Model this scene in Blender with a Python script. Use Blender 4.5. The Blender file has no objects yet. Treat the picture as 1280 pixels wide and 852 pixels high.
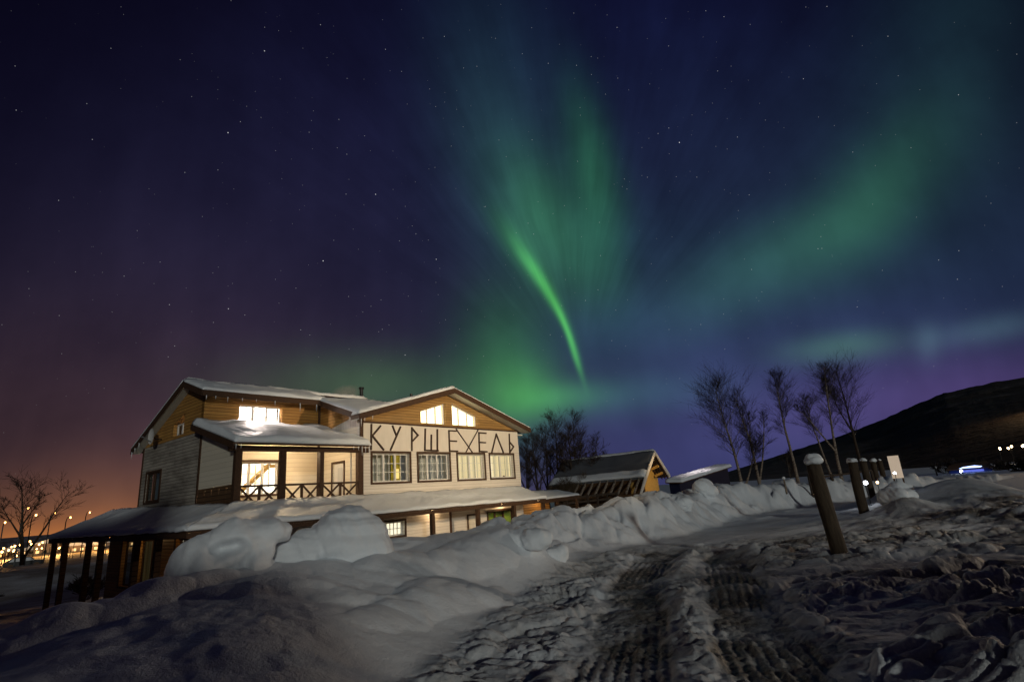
import bpy, bmesh, math, random
import numpy as np
from mathutils import Vector, Matrix
random.seed(4); np.random.seed(4)
sc = bpy.context.scene
col = sc.collection
rad = math.radians

# ------------------------------------------------------------------ camera
def make_camera():
    pitch, roll = rad(15.9), rad(4.57)
    d = Vector((0, math.cos(pitch), math.sin(pitch)))
    u0 = Vector((0, -math.sin(pitch), math.cos(pitch)))
    r0 = Vector((1, 0, 0))
    r = math.cos(roll)*r0 - math.sin(roll)*u0
    u = math.cos(roll)*u0 + math.sin(roll)*r0
    cd = bpy.data.cameras.new('camera'); cam = bpy.data.objects.new('camera', cd); col.objects.link(cam)
    m = Matrix((r, u, -d)).transposed().to_4x4(); m.translation = (0, 0, 1.65)
    cam.matrix_world = m
    cd.sensor_width = 36; cd.lens = 36*680/1280
    cd.clip_start = .05; cd.clip_end = 20000
    sc.camera = cam
make_camera()
sc.view_settings.view_transform = 'Standard'; sc.view_settings.look = 'None'
sc.view_settings.exposure = 0; sc.view_settings.gamma = 1
sc.view_settings.use_curve_mapping = False
sc.render.engine = 'CYCLES'
sc.cycles.use_denoising = True
sc.cycles.max_bounces = 5; sc.cycles.diffuse_bounces = 3; sc.cycles.glossy_bounces = 2
sc.cycles.transmission_bounces = 4; sc.cycles.transparent_max_bounces = 12; sc.cycles.volume_bounces = 1
sc.cycles.sample_clamp_indirect = 4

# ------------------------------------------------------------------ night sky with aurora (direction only: x/y and z/y of the ray)
# each row: centre, turn, two widths, colour
BL = [
  (-0.8684,-0.0292,-3.1196,0.3347,0.0296,0.491,0.15,0.016),
  (-0.8021,-0.001,-3.1272,0.3379,0.0683,0.162,0.0612,0.013),
  (-0.7565,0.0848,3.0825,0.3787,0.1845,0.0513,0.0232,0.0116),
  (-0.7198,0.2747,2.9098,0.4247,0.276,0.0137,0.0091,0.0123),
  (-0.4043,0.4794,2.8798,0.4918,0.379,0.0091,0.0097,0.0296),
  (0.3384,0.9415,3.1224,0.4644,0.3734,0.0024,0.004,0.0232),
  (0.0165,0.8434,1.6131,0.2718,0.1018,0.0052,0.0194,0.0212),
  (0.0844,0.5327,1.8394,0.1102,0.0496,0.0165,0.1119,0.0212),
  (0.0115,0.6531,1.7348,0.1714,0.064,0.008,0.0296,0.0252),
  (0.0279,0.4804,2.0507,0.0618,0.0181,0.015,0.0976,0.0184),
  (0.0554,0.4258,2.0559,0.0467,0.0089,0.0384,0.2384,0.0361),
  (0.0842,0.3625,1.9725,0.0423,0.0062,0.0463,0.2961,0.0381),
  (0.1037,0.3083,1.8707,0.035,0.0042,0.0551,0.3419,0.0443),
  (0.116,0.2515,1.7683,0.031,0.004,0.0582,0.3813,0.0465),
  (0.1957,0.6173,1.6339,0.1402,0.0335,0.0123,0.0976,0.0241),
  (0.1692,0.4471,1.5982,0.0862,0.0416,0.0078,0.0513,0.0172),
  (0.2323,0.4767,3.0677,0.144,0.0705,0.0052,0.0176,0.0273),
  (-0.0163,0.2296,1.5027,0.0957,0.0603,0.018,0.1221,0.0184),
  (0.0654,0.1681,3.1333,0.0652,0.0194,0.0271,0.1746,0.0226),
  (0.0102,0.1846,3.0635,0.0447,0.0392,0.0271,0.162,0.0159),
  (-0.2163,0.209,3.0045,0.1813,0.0424,0.0271,0.0844,0.0148),
  (0.2283,0.164,3.136,0.1036,0.0268,0.0144,0.0545,0.0482),
  (0.2006,0.2938,-3.0285,0.0925,0.0413,0.006,0.0212,0.0369),
  (0.5834,0.4249,-2.7149,0.1785,0.051,0.0093,0.0513,0.0148),
  (0.7837,0.5508,-2.3717,0.1528,0.0593,0.0088,0.0513,0.0137),
  (0.9699,0.794,1.0763,0.3268,0.1302,0.0044,0.0176,0.016),
  (0.4454,0.3685,-2.8365,0.1297,0.0544,0.013,0.0452,0.0452),
  (0.5841,0.4283,-2.8737,0.425,0.2993,0.0097,0.0194,0.0369),
  (0.2965,0.038,-3.1271,0.3434,0.0972,0.0395,0.0452,0.1441),
  (0.7912,0.1096,-3.1019,0.2497,0.0632,0.0685,0.0319,0.117),
  (0.5078,0.2207,-3.1199,0.3013,0.092,0.0194,0.0262,0.0802),
  (0.6135,0.2213,-3.1038,0.0756,0.0199,0.036,0.117,0.0401),
  (0.7782,0.217,1.129,0.0259,0.0171,0.0319,0.0648,0.0723),
  (0.8961,0.2324,-3.0296,0.0711,0.0181,0.0296,0.0648,0.0685),
  (0.9908,0.3586,-2.8521,0.1924,0.1446,0.0056,0.011,0.0262),
]
SKY_BASE = (.0022, .0018, .0080)
def make_world():
    w = bpy.data.worlds.new('World'); sc.world = w; w.use_nodes = True
    nt = w.node_tree; nt.nodes.clear(); N = nt.nodes.new; Lk = nt.links.new
    out = N('ShaderNodeOutputWorld'); bg = N('ShaderNodeBackground'); Lk(bg.outputs[0], out.inputs[0])
    tc = N('ShaderNodeTexCoord')
    sep = N('ShaderNodeSeparateXYZ'); Lk(tc.outputs['Generated'], sep.inputs[0])
    def M(op, a, b=None, c=None):
        n = N('ShaderNodeMath'); n.operation = op
        for i, v in enumerate((a, b, c)):
            if v is None: continue
            if isinstance(v, (int, float)): n.inputs[i].default_value = v
            else: Lk(v, n.inputs[i])
        return n.outputs[0]
    def VM(op, a, b=None, c=None, out=0):
        n = N('ShaderNodeVectorMath'); n.operation = op
        for i, v in enumerate((a, b, c)):
            if v is None: continue
            if isinstance(v, tuple): n.inputs[i].default_value = v
            else: Lk(v, n.inputs[i])
        return n.outputs[out]
    def noise(vec, scale, detail=2, rough=.5, dim='3D'):
        n = N('ShaderNodeTexNoise'); n.noise_dimensions = dim; Lk(vec, n.inputs['Vector'])
        n.inputs['Scale'].default_value = scale; n.inputs['Detail'].default_value = detail; n.inputs['Roughness'].default_value = rough
        return n
    ysafe = M('MAXIMUM', sep.outputs[1], .04)
    cb = N('ShaderNodeCombineXYZ'); Lk(M('DIVIDE', sep.outputs[0], ysafe), cb.inputs[0]); Lk(M('DIVIDE', sep.outputs[2], ysafe), cb.inputs[1])
    uw = cb.outputs[0]
    wn = noise(uw, 2.6, 3, .55)
    warp = VM('MULTIPLY', VM('SUBTRACT', wn.outputs['Color'], (.5, .5, .5)), (.045, .045, 0))
    uw2 = VM('ADD', uw, warp)
    acc = None
    for i, (cx, cy, th, s1, s2, r, g, b) in enumerate(BL):
        mp = N('ShaderNodeMapping'); mp.vector_type = 'TEXTURE'
        fine = s2 < .03
        Lk(uw if fine else uw2, mp.inputs[0])
        mp.inputs['Location'].default_value = (cx, cy, 0); mp.inputs['Rotation'].default_value = (0, 0, th); mp.inputs['Scale'].default_value = (s1, s2, 1)
        l2 = VM('DOT_PRODUCT', mp.outputs[0], mp.outputs[0], out=1)
        f = M('POWER', .6065, l2)
        fv = N('ShaderNodeCombineXYZ')
        for k in range(3): Lk(f, fv.inputs[k])
        acc = VM('MULTIPLY_ADD', fv.outputs[0], (r*BG, g*BG, b*BG), acc if acc is not None else (0, 0, 0))
    # soft rays in the glow
    stv = N('ShaderNodeMapping'); Lk(uw2, stv.inputs[0]); stv.inputs['Rotation'].default_value = (0, 0, rad(14)); stv.inputs['Scale'].default_value = (9, 1.3, 1)
    ray = noise(stv.outputs[0], 1.0, 3, .5)
    rv = M('MULTIPLY_ADD', ray.outputs[0], .5, .75)
    soft = noise(uw, 3.2, 4, .55)
    sv = M('MULTIPLY_ADD', soft.outputs[0], 1.2, .38)
    # rays of the curtain spread from the foot of its bright tail
    ap = VM('SUBTRACT', uw2, (.122, .20, 0)); asp = N('ShaderNodeSeparateXYZ'); Lk(ap, asp.inputs[0])
    th = M('ARCTAN2', asp.outputs[0], asp.outputs[1]); rl = VM('LENGTH', ap, out=1)
    pc = N('ShaderNodeCombineXYZ'); Lk(M('MULTIPLY', th, 7.5), pc.inputs[0]); Lk(M('MULTIPLY', rl, 1.6), pc.inputs[1])
    fan = noise(pc.outputs[0], 1.0, 4, .62)
    def ease(v, a, b):
        n = N('ShaderNodeMapRange'); n.interpolation_type = 'SMOOTHSTEP'; Lk(v, n.inputs[0]); n.inputs[1].default_value = a; n.inputs[2].default_value = b; return n.outputs[0]
    wt = M('MULTIPLY', ease(asp.outputs[1], .04, .24), ease(M('ABSOLUTE', th), 1.25, .55))
    fz = M('MULTIPLY', M('MULTIPLY_ADD', fan.outputs[0], 1.1, -.55), wt)
    rv = M('MULTIPLY', rv, M('MAXIMUM', M('ADD', fz, 1.0), .15))
    both = M('MULTIPLY', rv, sv)
    bv = N('ShaderNodeCombineXYZ')
    for k in range(3): Lk(both, bv.inputs[k])
    acc = VM('MULTIPLY', acc, bv.outputs[0])
    # only the half of the sky ahead carries the aurora
    mr = N('ShaderNodeMapRange'); mr.interpolation_type = 'SMOOTHSTEP'; Lk(sep.outputs[1], mr.inputs[0]); mr.inputs[1].default_value = .04; mr.inputs[2].default_value = .3
    mv = N('ShaderNodeCombineXYZ')
    for k in range(3): Lk(mr.outputs[0], mv.inputs[k])
    acc = VM('MULTIPLY', acc, mv.outputs[0])
    acc = VM('ADD', acc, SKY_BASE)
    # stars
    def stars(scale, thr, gain, keep):
        v = N('ShaderNodeTexVoronoi'); v.feature = 'F1'; v.inputs['Scale'].default_value = scale; Lk(tc.outputs['Generated'], v.inputs['Vector'])
        s = N('ShaderNodeMapRange'); Lk(v.outputs['Distance'], s.inputs[0]); s.inputs[1].default_value = thr; s.inputs[2].default_value = thr*.35; s.inputs[3].default_value = 0; s.inputs[4].default_value = 1
        sp = N('ShaderNodeSeparateColor'); Lk(v.outputs['Color'], sp.inputs[0])
        k = M('GREATER_THAN', sp.outputs[0], keep)
        br = M('POWER', sp.outputs[1], 2.5)
        return M('MULTIPLY', M('MULTIPLY', s.outputs[0], k), M('MULTIPLY', br, gain))
    st = M('ADD', stars(120, .075, .50, .35), stars(42, .036, 1.3, .70))
    up = N('ShaderNodeMapRange'); Lk(sep.outputs[2], up.inputs[0]); up.inputs[1].default_value = .03; up.inputs[2].default_value = .3
    st = M('MULTIPLY', st, up.outputs[0])
    sv2 = N('ShaderNodeCombineXYZ'); 
    for k in range(3): Lk(st, sv2.inputs[k])
    acc = VM('ADD', acc, sv2.outputs[0])
    Lk(acc, bg.inputs[0]); bg.inputs[1].default_value = 1.0
BG = .74
make_world()

# ------------------------------------------------------------------ lamps that light the whole scene
def sun(name, az, el, strength, color, angle):
    l = bpy.data.lights.new(name, 'SUN'); o = bpy.data.objects.new(name, l); col.objects.link(o)
    to = Vector((math.sin(rad(az))*math.cos(rad(el)), math.cos(rad(az))*math.cos(rad(el)), math.sin(rad(el))))
    o.rotation_euler = to.to_track_quat('Z', 'Y').to_euler()
    l.energy = strength; l.color = color; l.angle = rad(angle); return o
sun('moon_light', 160, 9, .62, (.97, 1.0, .92), 2.5)

def lamp(name, loc, power, color, radius=.1, parent=None):
    l = bpy.data.lights.new(name, 'POINT'); o = bpy.data.objects.new(name, l); col.objects.link(o)
    o.location = loc; l.energy = power; l.color = color; l.shadow_soft_size = radius; o.parent = parent; return o
def spot(name, loc, aim, power, color, cone, blend=.6, radius=.15, parent=None):
    l = bpy.data.lights.new(name, 'SPOT'); o = bpy.data.objects.new(name, l); col.objects.link(o)
    o.location = loc; o.rotation_euler = (Vector(loc) - Vector(aim)).to_track_quat('Z', 'Y').to_euler()
    l.energy = power; l.color = color; l.spot_size = rad(cone); l.spot_blend = blend; l.shadow_soft_size = radius; o.parent = parent; return o

# ------------------------------------------------------------------ materials
MATS = {}
class NT:
    """small helper round one material's nodes"""
    def __init__(s, name, rough=.7):
        s.m = bpy.data.materials.new(name); s.m.use_nodes = True; s.t = s.m.node_tree
        s.b = s.t.nodes['Principled BSDF']; s.b.inputs['Roughness'].default_value = rough
        s.out = s.t.nodes['Material Output']; MATS[name] = s.m
        s.b.inputs['Specular IOR Level'].default_value = .3
    def n(s, k, **kw):
        x = s.t.nodes.new(k)
        for a, v in kw.items(): setattr(x, a, v)
        return x
    def l(s, a, b): s.t.links.new(a, b)
    def coord(s, which='Object', scale=(1, 1, 1), rot=(0, 0, 0)):
        tc = s.n('ShaderNodeTexCoord'); mp = s.n('ShaderNodeMapping'); s.l(tc.outputs[which], mp.inputs[0])
        mp.inputs['Scale'].default_value = scale; mp.inputs['Rotation'].default_value = rot; return mp.outputs[0]
    def noise(s, vec, scale, detail=3, rough=.55):
        x = s.n('ShaderNodeTexNoise'); s.l(vec, x.inputs['Vector']); x.inputs['Scale'].default_value = scale
        x.inputs['Detail'].default_value = detail; x.inputs['Roughness'].default_value = rough; return x.outputs[0]
    def ramp(s, fac, stops):
        x = s.n('ShaderNodeValToRGB'); s.l(fac, x.inputs[0]); e = x.color_ramp.elements
        while len(e) < len(stops): e.new(.5)
        for q, (p, c) in zip(e, stops): q.position = p; q.color = (*c, 1) if len(c) == 3 else c
        return x.outputs[0]
    def mix(s, fac, a, b, mode='MIX'):
        x = s.n('ShaderNodeMix', data_type='RGBA', blend_type=mode)
        for i, v in ((0, fac), (6, a), (7, b)):
            if isinstance(v, (int, float)): x.inputs[i].default_value = v
            elif isinstance(v, tuple): x.inputs[i].default_value = (*v, 1)
            else: s.l(v, x.inputs[i])
        return x.outputs[2]
    def math(s, op, a, b=None):
        x = s.n('ShaderNodeMath', operation=op)
        for i, v in enumerate((a, b)):
            if v is None: continue
            if isinstance(v, (int, float)): x.inputs[i].default_value = v
            else: s.l(v, x.inputs[i])
        return x.outputs[0]
    def bump(s, h, strength=.5, dist=.02, chain=None):
        x = s.n('ShaderNodeBump'); s.l(h, x.inputs['Height']); x.inputs['Strength'].default_value = strength; x.inputs['Distance'].default_value = dist
        if chain is not None: s.l(chain, x.inputs['Normal'])
        s.l(x.outputs[0], s.b.inputs['Normal']); return x.outputs[0]
    def base(s, c):
        if isinstance(c, tuple): s.b.inputs['Base Color'].default_value = (*c, 1)
        else: s.l(c, s.b.inputs['Base Color'])
    def sep(s, vec):
        x = s.n('ShaderNodeSeparateXYZ'); s.l(vec, x.inputs[0]); return x.outputs

def boards(name, c_lo, c_hi, gap, pitch=.14, rough=.65, vertical=False, stain=None, stain_amt=.5, bump=.7):
    t = NT(name, rough); v = t.coord(); s = t.sep(v)
    z = s[2]
    if vertical: z = t.math('ADD', s[0], s[1])
    q = t.math('DIVIDE', z, pitch); fr = t.math('FRACT', q); fl = t.math('FLOOR', q)
    cb = t.n('ShaderNodeCombineXYZ'); t.l(fl, cb.inputs[2])
    if not vertical:                                    # butt joints: boards of about 3 m, staggered row by row
        hsh = t.math('FRACT', t.math('MULTIPLY', fl, .618))
        t.l(t.math('FLOOR', t.math('ADD', t.math('DIVIDE', t.math('ADD', s[0], s[1]), 2.7), hsh)), cb.inputs[0])
    wn = t.n('ShaderNodeTexWhiteNoise', noise_dimensions='3D'); t.l(cb.outputs[0], wn.inputs[0])
    grain_v = t.coord(scale=(1.5, 1.5, 26) if not vertical else (26, 26, 1.5))
    gr = t.noise(grain_v, 2.2, 4, .6)
    f = t.math('MULTIPLY_ADD', wn.outputs[0], .55); f.node.inputs[2].default_value = 0
    f2 = t.math('ADD', f, t.math('MULTIPLY', gr, .5))
    c = t.mix(f2, c_lo, c_hi)
    if stain:
        sn = t.noise(t.coord(scale=(.55, .55, 1.6)), 1.6, 5, .65)
        c = t.mix(t.math('MULTIPLY', t.ramp(sn, [(.42, (0, 0, 0)), (.68, (1, 1, 1))]), stain_amt), c, stain)
    joint = t.ramp(fr, [(0, (0, 0, 0)), (.06, (0, 0, 0)), (.13, (1, 1, 1)), (1, (1, 1, 1))])
    c = t.mix(joint, gap, c); t.base(c)
    prof = t.ramp(fr, [(0, (0, 0, 0)), (.08, (0, 0, 0)), (.16, (.9,)*3), (.5, (1,)*3), (.95, (.75,)*3), (1, (.3,)*3)])
    h = t.math('ADD', prof, t.math('MULTIPLY', gr, .12))
    t.bump(h, bump, .02); return t.m

boards('white_siding', (.66, .60, .52), (.78, .72, .64), (.46, .40, .33), .115, stain=(.54, .49, .43), stain_amt=.3, bump=.25)
boards('weathered_siding', (.30, .265, .225), (.50, .45, .385), (.10, .085, .07), .115, stain=(.17, .145, .12), stain_amt=.85, bump=.8)
boards('panel_siding', (.66, .59, .47), (.76, .69, .56), (.57, .50, .40), .16, bump=.25)
boards('pine_boards', (.36, .175, .042), (.58, .31, .085), (.09, .042, .014), .115, rough=.55, stain=(.24, .11, .03), stain_amt=.45)
boards('gable_boards', (.26, .145, .045), (.43, .255, .088), (.08, .045, .016), .115, rough=.6, stain=(.2, .12, .05), stain_amt=.5)
boards('dark_boards', (.07, .036, .018), (.13, .07, .033), (.015, .008, .005), .14)
boards('vertical_white', (.60, .55, .50), (.74, .69, .64), (.36, .30, .26), .11, vertical=True, bump=.4)

def wood(name, lo, hi, rough=.7, scale=(4, 4, 4), bump=.4):
    t = NT(name, rough); n = t.noise(t.coord(scale=scale), 3, 5, .65)
    t.base(t.ramp(n, [(.25, lo), (.75, hi)])); t.bump(n, bump, .012); return t.m
wood('brown_trim', (.040, .019, .010), (.085, .043, .022))
wood('letter_wood', (.030, .016, .010), (.065, .036, .020))
wood('log_bark', (.030, .020, .013), (.095, .068, .044), .9, (9, 9, 1.2), .9)
wood('yellow_wood', (.42, .24, .055), (.62, .38, .10), .6, (3, 3, 9))
wood('bark_dark', (.028, .019, .013), (.07, .048, .034), .9, (8, 8, 3), .6)
wood('smooth_board', (.64, .585, .51), (.74, .68, .60), .6, (1.2, 1.2, .5), .15)
wood('soffit_paint', (.52, .50, .42), (.62, .60, .52), .6)
def birch():
    t = NT('birch_bark', .8); v = t.coord(scale=(3, 3, 9)); n = t.noise(v, 2.5, 4, .65)
    t.base(t.ramp(n, [(.36, (.03, .022, .018)), (.47, (.20, .155, .12)), (.7, (.36, .30, .24))])); t.bump(n, .4, .01)
birch()
def plain(name, c, rough=.5, metal=0):
    t = NT(name, rough); n = t.noise(t.coord(), 9, 3); t.base(t.mix(t.math('MULTIPLY', n, .5), c, tuple(x*.55 for x in c)))
    t.b.inputs['Metallic'].default_value = metal; return t.m
plain('white_frame', (.74, .72, .68), .45)
plain('white_paint', (.80, .78, .74), .5)
plain('dark_metal', (.03, .03, .032), .45, .6)
plain('grey_metal', (.30, .30, .31), .5, .7)
plain('green_curtain', (.33, .45, .06), .8); plain('yellow_curtain', (.55, .43, .05), .8); plain('bronze_glazing', (.05, .035, .018), .12)
plain('dim_roofing', (.13, .14, .16), .7); plain('blue_paint', (.03, .06, .28), .4); plain('night_blue', (.006, .009, .035), .6)
plain('far_wall', (.34, .25, .18), .8); plain('twig', (.034, .024, .019), .9); plain('twig_brown', (.060, .040, .028), .9)
plain('interior_wall', (.82, .78, .70), .7); plain('lamp_white', (.8, .78, .7), .6); plain('shrub_twig', (.09, .065, .04), .9)

def glass(name, tint=(.9, .95, .95), refl=.12):
    t = NT(name); t.t.nodes.remove(t.b)
    tr = t.n('ShaderNodeBsdfTransparent'); tr.inputs[0].default_value = (*tint, 1)
    gl = t.n('ShaderNodeBsdfGlossy'); gl.inputs['Roughness'].default_value = .03
    mx = t.n('ShaderNodeMixShader'); mx.inputs[0].default_value = refl; t.l(tr.outputs[0], mx.inputs[1]); t.l(gl.outputs[0], mx.inputs[2]); t.l(mx.outputs[0], t.out.inputs[0]); return t.m
glass('window_glass'); glass('dark_glass', (.35, .4, .42), .07)
def glow(name, c, strength, pattern=None):
    t = NT(name, .6); t.base((.5, .5, .5))
    e = t.b.inputs['Emission Color']; e.default_value = (*c, 1); t.b.inputs['Emission Strength'].default_value = strength
    if pattern == 'folds':                              # a curtain lit from the room behind, its folds thicker and thinner
        s = t.sep(t.coord()); w = t.n('ShaderNodeTexNoise', noise_dimensions='1D'); w.inputs['Scale'].default_value = 5.5; w.inputs['Detail'].default_value = 2
        t.l(t.math('ADD', s[0], s[1]), w.inputs['W'])
        t.l(t.ramp(w.outputs[0], [(.3, tuple(x*.38 for x in c)), (.46, tuple(x*.8 for x in c)), (.55, c), (.70, (c[0]*1.25, c[1]*1.3, c[2]*1.6))]), e)
    if pattern == 'room':                               # a lit room seen past furniture and walls
        n = t.noise(t.coord(scale=(1, 1, 1.4)), 1.7, 2, .5)
        t.l(t.ramp(n, [(.35, (c[0], c[1]*.72, c[2]*.42)), (.55, c), (.8, c)]), e)
    return t.m
glow('bright_room', (1, .90, .76), 2.6, 'room')
glow('gable_room', (1, .80, .46), 3.4, None); glow('attic_room', (1, .84, .74), 5.0, None)
glow('curtain_glow', (.80, .58, .24), .75, 'folds')
glow('curtain_white', (1, .86, .62), 1.2)
glow('yellow_lampshade', (1, .66, .10), 1.0)
glow('dim_room', (.30, .20, .07), .14, 'folds'); glow('dim_blue', (.10, .13, .17), .10)
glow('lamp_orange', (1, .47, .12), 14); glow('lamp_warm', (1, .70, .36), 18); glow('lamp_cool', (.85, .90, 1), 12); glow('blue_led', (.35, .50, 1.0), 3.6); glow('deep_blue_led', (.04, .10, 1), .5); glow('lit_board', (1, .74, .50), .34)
glow('town_window', (1, .55, .18), 1.6)

def snow_mats():
    # clean snow: fine grain, a few wind crust waves
    t = NT('snow', .55); v = t.coord('Object')
    n1 = t.noise(v, 45, 3, .65); n2 = t.noise(v, 7, 4, .6)
    t.base(t.mix(n2, (.74, .78, .82), (.84, .87, .90)))
    b1 = t.bump(n2, .28, .05); t.bump(n1, .30, .012, b1)
    # the sheet: clean snow to dirty driven snow and painted shade by the attribute 'dirt'
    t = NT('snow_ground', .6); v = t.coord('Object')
    at = t.n('ShaderNodeAttribute', attribute_name='dirt_shade')
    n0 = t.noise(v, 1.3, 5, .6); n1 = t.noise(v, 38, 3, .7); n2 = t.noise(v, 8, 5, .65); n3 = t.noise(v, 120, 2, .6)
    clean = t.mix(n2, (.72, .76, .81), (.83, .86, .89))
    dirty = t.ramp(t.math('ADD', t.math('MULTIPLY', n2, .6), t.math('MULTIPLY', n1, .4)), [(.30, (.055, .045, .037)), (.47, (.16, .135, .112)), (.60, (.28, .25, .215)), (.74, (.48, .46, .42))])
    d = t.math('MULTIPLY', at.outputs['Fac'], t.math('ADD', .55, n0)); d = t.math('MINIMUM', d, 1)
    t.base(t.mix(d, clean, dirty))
    vo = t.n('ShaderNodeTexVoronoi', feature='SMOOTH_F1'); t.l(t.mix(.06, v, t.n('ShaderNodeTexNoise').outputs['Color']), vo.inputs['Vector']); vo.inputs['Scale'].default_value = 17; vo.inputs['Smoothness'].default_value = .25
    crumbs = t.math('MULTIPLY', t.math('SUBTRACT', 1, vo.outputs['Distance']), t.math('MULTIPLY', at.outputs['Fac'], t.ramp(n0, [(.4, (.1,)*3), (.62, (1, 1, 1))])))
    b1 = t.bump(n2, .35, .05); b2 = t.bump(n1, .6, .018, b1); b3 = t.bump(crumbs, .8, .035, b2); t.bump(n3, .4, .007, b3)
    t = NT('dark_forest', .95); v = t.coord('Object'); n = t.noise(v, .012, 6, .7); n2 = t.noise(v, .09, 4, .7)
    g = t.sep(t.coord('Object'))
    t.base(t.mix(t.ramp(n, [(.55, (0, 0, 0)), (.66, (1, 1, 1))]), t.mix(n2, (.012, .008, .006), (.045, .031, .023)), t.mix(n2, (.04, .034, .032), (.15, .135, .13)))); t.bump(n2, 1, 3)
snow_mats()
def smoke_mat():
    t = NT('smoke'); t.t.nodes.remove(t.b); v = t.n('ShaderNodeVolumePrincipled')
    v.inputs['Color'].default_value = (.85, .80, .76, 1); v.inputs['Density'].default_value = 0
    c = t.coord('Object'); n = t.noise(c, 3.2, 4, .6)
    ln = t.n('ShaderNodeVectorMath', operation='LENGTH'); t.l(c, ln.inputs[0])
    edge = t.n('ShaderNodeMapRange'); t.l(ln.outputs['Value'], edge.inputs[0]); edge.inputs[1].default_value = 1; edge.inputs[2].default_value = .1; edge.inputs[3].default_value = 0; edge.inputs[4].default_value = 2.6
    t.l(t.math('MULTIPLY', edge.outputs[0], n), v.inputs['Density']); t.l(v.outputs[0], t.out.inputs['Volume'])
smoke_mat()

# ------------------------------------------------------------------ object helpers
def link(name, mesh, parent=None, mat=None):
    o = bpy.data.objects.new(name, mesh); col.objects.link(o); o.parent = parent
    if mat: mesh.materials.append(MATS[mat])
    return o
def tag(o, label=None, cat=None, group=None, kind=None):
    if label: o['label'] = label
    if cat: o['category'] = cat
    if group: o['group'] = group
    if kind: o['kind'] = kind
    return o
def thing(name, label, cat, loc=(0, 0, 0), rz=0, group=None):
    o = bpy.data.objects.new(name, None); col.objects.link(o); o.location = loc; o.rotation_euler = (0, 0, rz); o.empty_display_size = .2
    return tag(o, label, cat, group)
class MB:
    """collects boxes, bars, prisms and tubes; build() links them as one mesh object"""
    def __init__(s): s.v = []; s.f = []; s.smooth = False
    def add(s, vs, fs):
        k = len(s.v); s.v += [tuple(p) for p in vs]; s.f += [tuple(i+k for i in f) for f in fs]; return s
    def box(s, a, b):
        (x0, y0, z0), (x1, y1, z1) = a, b
        x0, x1 = min(x0, x1), max(x0, x1); y0, y1 = min(y0, y1), max(y0, y1); z0, z1 = min(z0, z1), max(z0, z1)
        return s.add([(x0,y0,z0),(x1,y0,z0),(x1,y1,z0),(x0,y1,z0),(x0,y0,z1),(x1,y0,z1),(x1,y1,z1),(x0,y1,z1)],
                     [(0,3,2,1),(4,5,6,7),(0,1,5,4),(1,2,6,5),(2,3,7,6),(3,0,4,7)])
    def bar(s, p, q, w, t, up=(0, 0, 1)):
        """a square-cut bar from p to q, w across, t along `up` side"""
        p, q = Vector(p), Vector(q); d = (q-p).normalized(); u = Vector(up); a = d.cross(u)
        if a.length < 1e-5: a = d.cross(Vector((1, 0, 0)))
        a.normalize(); n = a.cross(d).normalized()
        vs = [c + a*(i*w/2) + n*(j*t/2) for c in (p, q) for i, j in ((-1,-1),(1,-1),(1,1),(-1,1))]
        return s.add(vs, [(3,2,1,0),(4,5,6,7),(0,1,5,4),(1,2,6,5),(2,3,7,6),(3,0,4,7)])
    def prism(s, poly, off):
        """extrude a planar polygon (3D points) along vector off"""
        n = len(poly); off = Vector(off); a = [Vector(p) for p in poly]; b = [p+off for p in a]
        return s.add(a+b, [tuple(range(n))[::-1], tuple(range(n, 2*n))] + [(i, (i+1) % n, n+(i+1) % n, n+i) for i in range(n)])
    def tube(s, pts, rads, sides=6, cap=True):
        pts = [Vector(p) for p in pts]; k = len(s.v); prev = None
        for i, p in enumerate(pts):
            d = (pts[min(i+1, len(pts)-1)] - pts[max(i-1, 0)])
            if d.length < 1e-9: d = Vector((0, 0, 1))
            d.normalize()
            if prev is None: a = d.cross(Vector((.3, .2, 1))); a = a if a.length > .05 else d.cross(Vector((1, 0, 0)))
            else: a = prev - d*prev.dot(d)
            a.normalize(); prev = a; b = d.cross(a)
            for j in range(sides):
                t = 2*math.pi*j/sides; s.v.append(tuple(p + (a*math.cos(t) + b*math.sin(t))*rads[i]))
        for i in range(len(pts)-1):
            for j in range(sides):
                s.f.append((k+i*sides+j, k+i*sides+(j+1) % sides, k+(i+1)*sides+(j+1) % sides, k+(i+1)*sides+j))
        if cap:
            s.f.append(tuple(range(k, k+sides))[::-1]); e = k+(len(pts)-1)*sides; s.f.append(tuple(range(e, e+sides)))
        return s
    def build(s, name, mat, parent=None, smooth=False, bevel=0):
        me = bpy.data.meshes.new(name); me.from_pydata([tuple(p) for p in s.v], [], s.f); me.update()
        if bevel or True:
            bm = bmesh.new(); bm.from_mesh(me); bmesh.ops.recalc_face_normals(bm, faces=bm.faces)
            if bevel: bmesh.ops.bevel(bm, geom=[e for e in bm.edges], offset=bevel, segments=2, affect='EDGES', clamp_overlap=True)
            bm.to_mesh(me); bm.free()
        if smooth:
            for p in me.polygons: p.use_smooth = True
        return link(name, me, parent, mat)
def copy_tree(o, parent=None):
    c = o.copy(); col.objects.link(c); c.parent = parent
    for ch in list(o.children): copy_tree(ch, c)
    return c

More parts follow.
